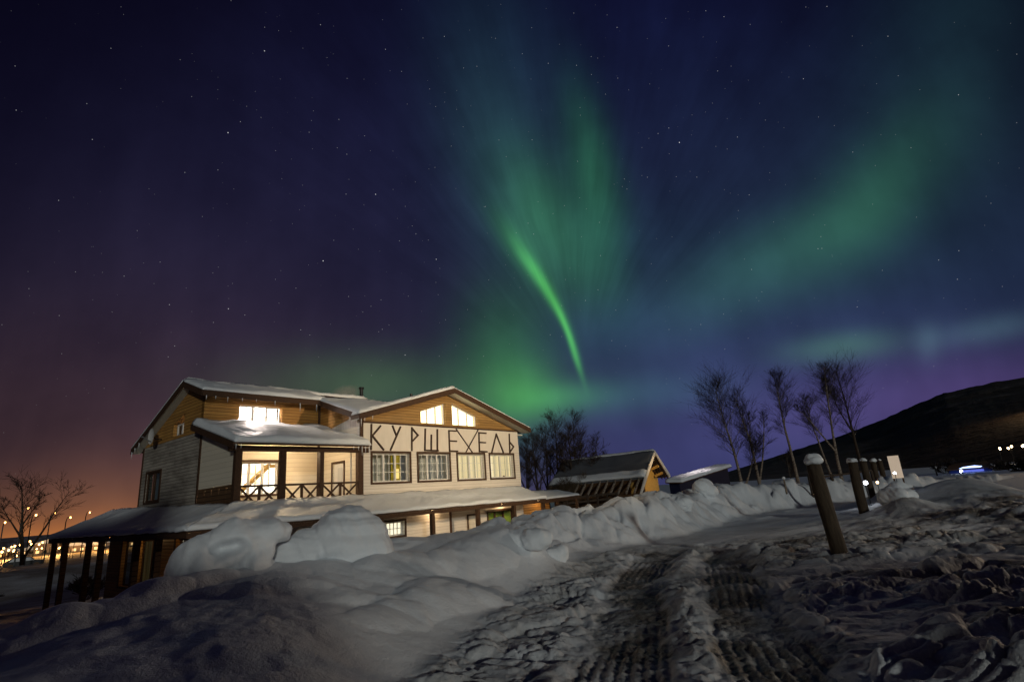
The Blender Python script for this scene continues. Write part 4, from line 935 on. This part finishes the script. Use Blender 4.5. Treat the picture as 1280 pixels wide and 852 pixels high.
for u in (3.3, 7.6, 10.8):
    wl_ = thing('added_wall_lamp', {3.3: 'added wall lamp on the pale ground-floor front beside the plain trim board', 7.6: 'added wall lamp above the green and yellow blinds of the ground floor', 10.8: 'added wall lamp on the timber lean-to beyond the lodge corner'}[u], 'lamp', lodge_world(u, -.02 if u < 9 else .28, 1.42), LA, 'added lamps under the canopy')
    MB().box((-.05, -.04, -.06), (.05, 0, .06)).build('lamp_base', 'dark_metal', wl_); MB().tube([(0, -.10, -.07), (0, -.10, .07)], [.05, .05], 10).build('lamp_shade', 'lamp_warm', wl_)
    lamp('canopy_fill', lodge_world(u, -.3, 1.34), 16, (1, .68, .36), .08)
# warm smoke drifting left of the pipe
bm = bmesh.new(); bmesh.ops.create_icosphere(bm, subdivisions=3, radius=1); me = bpy.data.meshes.new('chimney_smoke'); bm.to_mesh(me); bm.free()
sm = link('chimney_smoke', me, None, 'smoke'); sm.location = lodge_world(2.75, 5, 6.98); sm.scale = (.85, .5, .42); sm.rotation_euler = (0, rad(-14), LA); tag(sm, kind='stuff')

# ------------------------------------------------------------------ timber hut with a steep snow roof
hut = thing('timber_hut', 'timber hut with steep snow-covered roof, open rafters and yellow gable', 'hut', LO, LA)
ap, er, el_, rb = (20.40, 3.72), (22.12, 2.20), (18.57, 2.16), (17.70, 1.30)
hv0, hv1 = -2.0, 5.0
m = MB(); m.prism([(ap[0], hv0, ap[1]), (el_[0], hv0, el_[1]), (el_[0], hv1, el_[1]), (ap[0], hv1, ap[1])], (0, 0, -.12)); m.prism([(ap[0], hv0, ap[1]), (er[0], hv0, er[1]), (er[0], hv1, er[1]), (ap[0], hv1, ap[1])], (0, 0, -.12))
hr = m.build('roof', 'dim_roofing', hut)  # grey roofing, its colour also darkened for the weak light on it
mid = (el_[0]+.42, el_[1]+.42*(ap[1]-el_[1])/(ap[0]-el_[0]))
roof_snow((el_[0]-.05, hv1, el_[1]), (el_[0]-.05, hv0-.05, el_[1]), (mid[0], hv0-.05, mid[1]), (mid[0], hv1, mid[1]), .16, 40, 12, hr, 31, lip=.05)
roof_snow((mid[0]+.4, hv1, mid[1]+.34), (mid[0]+.4, hv0-.05, mid[1]+.34), (ap[0], hv0-.05, ap[1]), (ap[0], hv1, ap[1]), .02, 30, 12, hr, 33, lip=.2, mat='dim_roofing')
roof_snow((er[0]+.05, hv0-.05, er[1]), (er[0]+.05, hv1, er[1]), (ap[0], hv1, ap[1]), (ap[0], hv0-.05, ap[1]), .20, 40, 24, hr, 32, lip=.05)
m = MB(); y = hv0-.08
m.prism([(rb[0]-.10, y, rb[1]-.1), (rb[0]+.12, y, rb[1]-.1), (el_[0]+.22, y, el_[1]-.08), (ap[0], y, ap[1]-.2), (ap[0], y, ap[1]+.03), (el_[0]-.02, y, el_[1]+.05)], (0, .06, 0))
m.prism([(ap[0]+.003, y, ap[1]-.2), (er[0]-.12, y, er[1]-.16), (er[0]+.06, y, er[1]-.08), (ap[0]+.003, y, ap[1]+.03)], (0, .06, 0)); m.build('edge_board', 'white_frame', hr)
for i, v in enumerate(np.linspace(hv0+.35, hv1-.2, 13)):
    MB().bar((rb[0], v, rb[1]), (el_[0]+.1, v, el_[1]+.02), .07, .12, (1, 0, 0)).build('rafter', 'yellow_wood' if i < 0 else 'birch_bark', hut)
MB().box((rb[0]-.05, hv0, rb[1]-.16), (rb[0]+.08, hv1, rb[1]-.05)).box((18.52, hv0+.1, 1.2), (18.62, hv1, 2.06)).build('eave_beam', 'dark_boards', hut)
gv = -1.3
m = MB(); m.prism([(18.3, gv, .3), (21.9, gv, .3), (21.9, gv, 2.2), (ap[0], gv, 3.52), (18.7, gv, 2.10), (18.3, gv, 1.7)], (0, .15, 0)); m.build('gable', 'yellow_wood', hut)
MB().box((18.65, gv+.16, .3), (18.8, hv1-.3, 2.1)).box((21.7, gv+.16, .3), (21.9, hv1-.3, 2.1)).box((18.81, hv1-.45, .3), (21.69, hv1-.3, 2.1)).build('wall', 'dark_boards', hut)
m = MB(); m.box((19.55, gv-.09, .3), (19.72, gv-.003, 2.9)).bar((20.5, gv-.06, 3.3), (21.75, gv-.06, 2.15), .09, .14, (0, 1, 0)); m.build('gable_post', 'brown_trim', hut)
for (u, z) in ((20.9, 2.62), (21.35, 2.2)): MB().bar((u, gv-.1, z), (u+.02, gv-.62, z+.18), .12, .14).build('bracket', 'yellow_wood', hut)
for i, v in enumerate((-1.95, -1.75, -1.55)): MB().bar((ap[0]+.1, v, ap[1]-.22), (er[0]-.1, v, er[1]-.2), .05, .06, (0, 1, 0)).build('soffit_batten', 'brown_trim', hut)
hp = lodge_world(19.9, -3.6, 2.2)
spot('hut_light', hp + Vector((.5, -.8, 1.2)), lodge_world(20.2, -1.3, 2.0), 190, (1, .66, .30), 62, .8, .2)
# low fence between lodge and hut
fn = thing('plank_fence', 'low dark plank fence between the lodge canopy and the timber hut', 'fence', LO, LA)
m = MB()
for z in (.75, 1.05, 1.32): m.bar((12.9, .6, z), (17.5, -.6, z+.05), .03, .10)
m.build('rail', 'bark_dark', fn)
for i in range(7): p = (12.9+i*.76, .6-i*.2, 0); MB().box((p[0]-.05, p[1]-.05, .2), (p[0]+.05, p[1]+.05, 1.45)).build('fence_post', 'bark_dark', fn)

# long low building with a lit snow roof edge
brn = thing('long_barn', 'long low building with a pale lit snow edge along its roof', 'barn', (0, 0, 0))
A, B = Vector((15.9, 57.8, 1.75)), Vector((26.2, 72.0, 3.15)); q = (B-A).normalized(); s_ = Vector((-q.y, q.x, 0)).normalized()
m = MB(); m.prism([A+Vector((0, 0, -3)), B+Vector((0, 0, -4)), B, A], s_*1.1); m.build('wall', 'night_blue', brn)
rf = MB().prism([A-s_*.4-q*.4, B-s_*.4+q*.4, B+s_*1.3+q*.4+Vector((0, 0, .12)), A+s_*1.3-q*.4+Vector((0, 0, .12))], (0, 0, -.1)).build('roof', 'dark_boards', brn)
roof_snow(A-s_*.45-q*.5, B-s_*.45+q*.5, B+s_*1.3+q*.5+Vector((0, 0, .12)), A+s_*1.3-q*.5+Vector((0, 0, .12)), 0.36, 60, 12, rf, 41, lip=.12)
lamp('roof_edge_fill', A.lerp(B, .45)+s_*1.0+Vector((0, 0, 3.2)), 420, (1, .86, .86), .3)  # added light without a fixture, brightens the snow along the roof edge

# ------------------------------------------------------------------ trees
def tree(label, x, y, h, lean=(0, 0), seed=1, fork=None, bare=.32, spread=.33, nb=40, bark='birch_bark', group='bare birches on the snow bank', cat='tree', base=.10, twigs=14, z0=None, upward=1.1, fine=.0038, name='birch_tree', droop=.0, crown='twig'):
    rs = random.Random(seed); z0 = gz(x, y)-.15 if z0 is None else z0
    t = thing(name, label, cat, (x, y, z0), 0, group); tr = MB(); tw = MB()
    def stem(p0, d0, L, r0, n=12, wig=.05):
        pts, p, d = [Vector(p0)], Vector(p0), Vector(d0).normalized()
        for i in range(n):
            d = (d + Vector((rs.uniform(-1, 1), rs.uniform(-1, 1), rs.uniform(-.3, .5)))*wig).normalized(); p = p + d*L/n; pts.append(p.copy())
        return pts, [r0*(1-.88*i/n) for i in range(n+1)]
    def dress(pts, rads, L, bare, nb):
        n = len(pts)-1
        for k in range(nb):
            f = bare + (1-bare)*((k+rs.random())/nb)**.85; i = min(int(f*n), n-1); p = pts[i].lerp(pts[i+1], f*n-i); r = rads[i]*.5
            ax = (pts[i+1]-pts[i]).normalized(); th = rs.uniform(0, 6.283); side = Vector((math.cos(th), math.sin(th), 0))
            d = (ax*upward + side*rs.uniform(.5, 1.0)).normalized()
            tt = (f-bare)/(1-bare); bl = L*spread*(.30+.72*math.sin(math.pi*min(1, tt*.82+.14)))*rs.uniform(.55, 1.15)
            bp, brr = stem(p, d, bl, max(r*.6, .009), 6, .13); tr.tube(bp, brr, 4, False)
            for q in range(twigs):
                g = rs.uniform(.2, 1); j = min(int(g*6), 5); b0 = bp[j].lerp(bp[j+1], g*6-j); th = rs.uniform(0, 6.283)
                bd = (bp[j+1]-bp[j]).normalized(); dd = (bd*.8 + Vector((math.cos(th), math.sin(th), rs.uniform(-.3, .55-droop)))*.65).normalized()
                sl = bl*rs.uniform(.35, .7); sp, sr = stem(b0, dd, sl, fine*1.25, 4, .12); tw.tube(sp, sr, 3, False)
                for w in range(5):
                    a = sp[rs.randint(1, 4)]; e = (dd + Vector((rs.uniform(-1, 1), rs.uniform(-1, 1), rs.uniform(-.5, .8)-droop))*.75).normalized()
                    m_ = a+e*sl*.3; tw.tube([a, m_, m_+(e+Vector((0, 0, .15-droop)))*sl*.28], [fine, fine*.8, fine*.4], 3, False)
    main, rr = stem((0, 0, 0), Vector((lean[0], lean[1], h)), h, base, 16, .035)
    k = h/max(main[-1].z, .1); main = [Vector((p.x, p.y, p.z*k)) for p in main]; tr.tube(main, rr, 8); dress(main, rr, h, bare, nb)
    for (f, dx, dy, L) in fork or ():
        i = int(f*16); b, br_ = stem(main[i], Vector((dx, dy, 1)), L, rr[i]*.75, 10, .06); tr.tube(b, br_, 6, False); dress(b, br_, L, .35, int(nb*.55))
    tr.build('trunk', bark, t, smooth=True); tw.build('crown', crown, t)
    return t
tree('leftmost birch, pale trunk forking low into two', 12.15, 31.64, 6.11, (-.1, 0), 11, [(.12, .55, -.2, 2.8)], .32, .34, 40)
tree('slender twin-stemmed birch just right of the forked one', 13.39, 32.32, 5.74, (.15, 0), 12, [(.15, .30, 0, 4.0), (.2, -.12, 0, 3.6)], .40, .19, 28)
tree('birch with a pale lit lower trunk and feathery top', 15.71, 32.54, 6.38, (-.05, 0), 13, None, .45, .20, 34, base=.10)
tree('thin birch leaning left with a small crown', 19.55, 35.71, 5.83, (-1.0, .1), 14, None, .5, .20, 24, base=.085)
tree('tall birch with forked stems behind the nearest post', 18.19, 32.54, 6.56, (-.1, 0), 15, [(.3, -.5, .1, 3.2), (.62, .1, 0, 2.3)], .42, .20, 32, base=.10)
tree('rightmost birch, dark trunk with branches spread to the right', 21.02, 34.92, 7.22, (-.25, 0), 16, [(.55, -.55, 0, 2.8)], .40, .27, 32, base=.12, bark='bark_dark')
tree('thin bare sapling behind the snow bank', 16.72, 35.59, 2.40, (.1, 0), 17, None, .3, .3, 12, base=.03)
G = 'dark trees between the lodge and the hut'
for i, (x, y, h, ln, lab) in enumerate([(2.45, 39.9, 6.6, .1, 'tall dark tree with the thickest brown trunk behind the lodge corner'), (3.9, 41.9, 6.9, .2, 'tall dark tree right of the thick brown trunk'),
        (1.0, 38.5, 5.4, 0, 'dark tree closest to the lodge right corner'), (1.7, 40.5, 5.8, 0, 'thin dark tree between the lodge corner and the thick trunk'),
        (5.2, 41.0, 5.0, .3, 'broad dark tree before the far end of the hut roof'), (3.2, 38.0, 5.5, -.1, 'slim dark tree in front of the two tall ones'), (.2, 40.5, 5.2, .1, 'dark tree half hidden by the lodge wall'), (4.6, 37.5, 3.6, .2, 'low bushy tree at the hut roof edge')]):
    tree(lab, x, y, h, (ln, 0), 30+i, [(.2, .22, 0, h*.6), (.25, -.25, .1, h*.55)], .22, .23, 27, 'bark_dark', G, base=.10, name='dark_tree', z0=.3, upward=1.0, twigs=9, fine=.006, crown='twig_brown')
for i, (x, y, h, lab) in enumerate([(4.0, 36.4, 1.7, 'tangled bare shrub below the dark trees'), (5.6, 37.2, 1.5, 'bare shrub near the hut rafters'), (2.6, 36.0, 1.6, 'bare shrub nearest the lodge canopy')]):
    tree(lab, x, y, h, (0, 0), 50+i, [(.08, .6, 0, h*.8), (.08, -.6, .2, h*.8), (.1, .1, .5, h*.9)], .1, .5, 18, 'shrub_twig', 'bare shrubs by the hut', 'shrub', base=.03, name='bare_shrub', z0=.6, crown='shrub_twig')
tree('spreading bare tree with two curved trunks before the town lights', -22.6, 25.6, 3.4, (-.5, 0), 61, [(.07, .62, 0, 3.4), (.35, -.6, 0, 2.0), (.5, .7, 0, 1.5)], .36, .34, 17, 'bark_dark', 'trees on the left', base=.09, name='bare_tree', z0=.4, droop=.15, twigs=6, fine=.006)
tree('half-cropped bare tree at the left edge of the yard', -25.6, 25.0, 3.6, (.3, 0), 62, [(.3, .6, 0, 2.0)], .3, .34, 14, 'bark_dark', 'trees on the left', base=.08, name='bare_tree', z0=.4, droop=.15, twigs=6, fine=.006)
for i, (x, y, h, lab) in enumerate([(-23.5, 24.5, 1.0, 'dark thicket at the foot of the spreading tree'), (-19.5, 25.5, .9, 'dark thicket before the far end of the canopy')]):
    tree(lab, x, y, h, (0, 0), 70+i, [(.06, .7, 0, h), (.06, -.7, .3, h), (.08, .1, -.8, h*.9), (.08, .3, .8, h*.9)], .08, .5, 24, 'bark_dark', 'dark bushes in the yard', 'bush', base=.04, name='bush', fine=.012, twigs=7)

# ------------------------------------------------------------------ town lights far to the left
rs = random.Random(9)
proto = None
def street_lamp(x, y, z, h, label, group, mat='lamp_orange', r=.3, arm=1.0):
    t = thing('street_lamp', label, 'street lamp', (x, y, z), rs.uniform(0, 6.28), group)
    MB().tube([(0, 0, 0), (0, 0, h*.9), (.25*arm, 0, h), (arm, 0, h+.05)], [.09, .07, .05, .05], 6).build('pole', 'dark_metal', t)
    MB().tube([(arm-.1, 0, h+.05), (arm, 0, h+.02), (arm, 0, h-r), (arm, 0, h-r*1.7)], [r*.4, r, r, r*.3], 8).build('lamp_head', mat, t, smooth=True)
    return t
GT = 'street lamps of the town beyond the yard'
proto = street_lamp(-130, 150, -8, 7.5, 'one of the many orange street lamps of the far town', GT, r=.21)
for i in range(75):
    a = rs.uniform(-47, -33.5); R = rs.uniform(165, 260); x, y = R*math.sin(rad(a)), R*math.cos(rad(a))
    c = copy_tree(proto); zz = float(far_height(np.array([x]), np.array([y]))[0]); c.location = (x, y, -8.9+rs.uniform(-1.6, 1.6)); c.rotation_euler.z = rs.uniform(0, 6.28)
for x, y, z, lab in [(-66.7, 74.4, 5.2, 'orange street lamp seen through the left tree, higher of a close pair'), (-65.8, 74.9, 4.2, 'orange street lamp seen through the left tree, lower of a close pair'), (-74.8, 80.6, 3.7, 'orange street lamp near the left picture edge'),
                     (-71.0, 84.0, 4.6, 'single orange street lamp right of the spreading tree'), (-69.5, 85.2, 3.8, 'orange street lamp just above the canopy end'), (-73.9, 94.6, 4.6, 'small orange street lamp over the canopy, left of the last one'), (-70.8, 96.9, 4.6, 'small orange street lamp over the canopy, nearest the lodge wall')]:
    zz = -2.5; street_lamp(x, y, zz, z-zz, lab, 'orange lamps on tall poles', r=.10, arm=.5)
# blocks of the town: walls lit by those lamps
for i in range(16):
    a = -47+i*.95+rs.uniform(-.2, .2); R = rs.uniform(235, 275); x, y = R*math.sin(rad(a)), R*math.cos(rad(a)); w, h, dp = rs.uniform(4, 7), rs.uniform(5.5, 7.5), 6
    t = thing('town_house', 'far town house lit orange by street lamps', 'house', (x, y, -8.9), -rad(a), 'houses of the far town')
    MB().box((-w/2, 0, 0), (w/2, dp, h)).build('wall', 'far_wall', t)
    MB().prism([(-w/2-.4, -.5, h), (w/2+.4, -.5, h), (0, -.5, h+1.3)], (0, dp+1, 0)).build('roof', 'snow', t)
    for k in range(int(w/2)):
        for r_ in range(2): MB().box((-w/2+.7+k*2, -.04, 1.3+r_*2.6), (-w/2+1.6+k*2, .0-.004, 2.6+r_*2.6)).build('window', 'town_window' if rs.random() < .6 else 'dark_glass', t)
for a, R, p in ((-45.5, 205, 9000), (-42.5, 215, 9000), (-39.5, 215, 9000), (-36.5, 215, 9000)):
    lamp('town_light', (R*math.sin(rad(a)), R*math.cos(rad(a)), 1.0), p, (1, .50, .14), .5)
cr = thing('parked_car', 'small parked car with a bluish windscreen beneath the far town lights', 'car', (-69.5, 79.0, -2.6), rad(40))
m = MB(); m.prism([(-2.1, -.85, .35), (2.1, -.85, .35), (2.15, -.85, .8), (1.2, -.85, .92), (.6, -.85, 1.42), (-1.2, -.85, 1.45), (-1.9, -.85, .95), (-2.15, -.85, .85)], (0, 1.7, 0)); m.build('body', 'dark_metal', cr, bevel=.06)
MB().prism([(.66, -.88, .93), (1.08, -.88, .93), (.58, -.88, 1.36), (-1.1, -.88, 1.38), (-1.6, -.88, .95)], (0, 1.76, 0)).build('window', 'dim_blue', cr)
for x in (-1.35, 1.35):
    for y in (-.86, .66): MB().tube([(x, y, .33), (x, y+.2, .33)], [.33, .33], 16).build('wheel', 'dark_boards', cr)

# ------------------------------------------------------------------ lights and things on the right
# floodlight pole that lights the lettered front and the track (outside the picture, right of the camera)
FP = Vector((16.0, 9.0, 0))
fp = thing('floodlight_pole', 'tall grey pole with a floodlight aimed at the lodge', 'floodlight', (FP.x, FP.y, -.1))
MB().tube([(0, 0, 0), (0, 0, 7.2)], [.09, .06], 10).build('pole', 'grey_metal', fp)
MB().bar((-.3, .3, 7.2), (-.1, .1, 7.1), .4, .3).build('lamp_housing', 'dark_metal', fp)
spot('floodlight', FP+Vector((-.55, .55, 7.05)), lodge_world(4.8, 0, 6.0), 15500, (1, .76, .47), 41, 1.0, .18)
# bright lamp on a short stake
sl = thing('stake_lamp', 'bright white lamp on a short stake between the second and third log posts', 'lamp', (13.36, 22.3, gz(13.36, 22.3)-.1))
hz = 1.11-sl.location.z
MB().tube([(0, 0, 0), (0, 0, hz-.06)], [.02, .02], 6).build('stake', 'dark_metal', sl); MB().tube([(0, 0, hz-.07), (0, 0, hz-.05), (0, 0, hz+.04), (0, 0, hz+.07)], [.03, .07, .07, .03], 12).build('lamp_shade', 'lamp_cool', sl, smooth=True)
lamp('stake_light', (13.30, 22.15, 1.13), 9, (.9, .94, 1), .05)
for i, (x, y, z, lab) in enumerate([(18.6, 28.46, 1.32, 'small white lamp at the foot of the lit board'), (17.9, 28.9, .93, 'faint small lamp seen between the third and fourth log posts')]):
    g = gz(x, y)-.1; s2 = thing('stake_lamp', lab, 'lamp', (x, y, g)); MB().tube([(0, 0, 0), (0, 0, z-g-.05)], [.015, .015], 6).build('stake', 'dark_metal', s2); MB().tube([(0, 0, z-g-.06), (0, 0, z-g), (0, 0, z-g+.05)], [.05, .07-.02*i, .03], 10).build('lamp_shade', 'lamp_cool' if i == 0 else 'lamp_warm', s2, smooth=True)
# pale lit board
bd = thing('sign_board', 'blank pale board lit warmly, tilted behind the farthest log posts', 'board', (19.78, 30.08, .2), rad(-33))
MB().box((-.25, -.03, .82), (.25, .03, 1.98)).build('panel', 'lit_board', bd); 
for x in (-.2, .2): MB().box((x-.04, .031, 0), (x+.04, .09, 1.8)).build('leg', 'brown_trim', bd)
# low rail fence under the birches
rfn = thing('rail_fence', 'low dark rail fence on the snow bank under the birches', 'fence', (0, 0, 0))
MB().bar((15.2, 30.2, 1.35), (20.5, 33.4, 1.50), .06, .10).build('rail', 'bark_dark', rfn)
for k in range(4): p = Vector((15.2, 30.2, 0)).lerp(Vector((20.5, 33.4, 0)), k/3.); MB().box((p.x-.06, p.y-.06, .3), (p.x+.06, p.y+.06, 1.5)).build('fence_post', 'bark_dark', rfn)
st = thing('marker_stub', 'short pale stake with a snow top among the birches', 'stake', (13.34, 29.09, .7)); MB().tube([(0, 0, 0), (0, 0, .75)], [.05, .045], 8).build('stake', 'birch_bark', st); blob('snow_cap', [(0, 0, .80, .09, .09, .08)], (0, 0, 0), 0, voxel=.02, smooth=2, noise=.01).parent = st
# far blue-lit kiosk and lamps
ks = thing('blue_kiosk', 'far low kiosk with a glowing blue-white light strip', 'kiosk', (50.5, 64.3, -.9), rad(-38))
MB().box((-1.9, 0, 0), (1.9, 2.4, 1.55)).build('wall', 'blue_paint', ks); MB().prism([(-2.1, -.3, 1.56), (2.1, -.3, 1.56), (1.7, 2.6, 2.2), (-1.7, 2.6, 2.2)], (0, 0, .1)).build('roof', 'dark_boards', ks)
MB().prism([(-.7, -.1, 1.62), (.9, -.1, 1.66), (1.15, -.1, 1.80), (.5, -.1, 1.92), (-.5, -.1, 1.84), (-1.0, -.1, 1.70)], (0, .06, 0)).build('light_strip', 'blue_led', ks)
MB().box((-.9, -.06, 1.25), (1.2, -.004, 1.5)).build('light_panel', 'deep_blue_led', ks)
lamp('kiosk_light', (49.6, 63.0, 1.4), 30, (.2, .35, 1), .3)
street_lamp(45.75, 59.4, -.6, 1.25, 'low white lamp left of the blue-lit kiosk', None, 'lamp_cool', .13, .1)
street_lamp(44.0, 60.6, -.6, 1.8, 'thin blue-grey post left of the low white lamp', None, 'dim_blue', .07, .1)
GR = 'row of lamps at the foot of the hill'
for i in range(9):
    f = i/8.; x, y = 90.4+f*5.5, 106.9-f*4.6+(i % 2)*1.5; street_lamp(x, y, -1.5, 4.8+.12*(i % 3), 'one of the warm lamps in the row at the foot of the hill', GR, 'lamp_warm', .16, .3)
big = street_lamp(94.2, 104.0, -1.5, 7.6, 'brightest warm lamp above the row at the foot of the hill', None, 'lamp_warm', .30, .6)
lamp('hill_light', (232, 238, 29), 15000, (1, .62, .30), .4)
spot('road_light', (60, 52, 7), (24, 27, 0), 9000, (1, .66, .36), 60, .9, .3)
spot('track_light', (33, 19, 6.0), (7.5, 12.5, 0), 4800, (1, .82, .64), 35, 1.0, .2)
street_lamp(33.4, 19.2, -.1, 6.3, 'street lamp standing right of the picture beside the track', None, 'lamp_warm', .15, .3)
rlp = street_lamp(60.3, 52.2, -.3, 7.1, 'street lamp down the road on the right', None, 'lamp_warm', .2, .3)
# dark scrub at the foot of the hill on the right
for i, (a, R) in enumerate([(41.2, 70), (42.3, 74), (43.2, 68), (40.0, 82), (38.6, 86), (36.9, 84)]):
    x, y = R*math.sin(rad(a)), R*math.cos(rad(a)); h = 1.3+.3*(i % 3)
    tree('one of the dark scrub bushes along the far road', x, y, h, (0, 0), 90+i, [(.06, .7, 0, h), (.06, -.7, .3, h), (.08, .5, .3, h)], .08, .5, 20, 'bark_dark', 'scrub bushes along the far road', 'bush', base=.05, name='bush', z0=-.4, fine=.03, twigs=6)
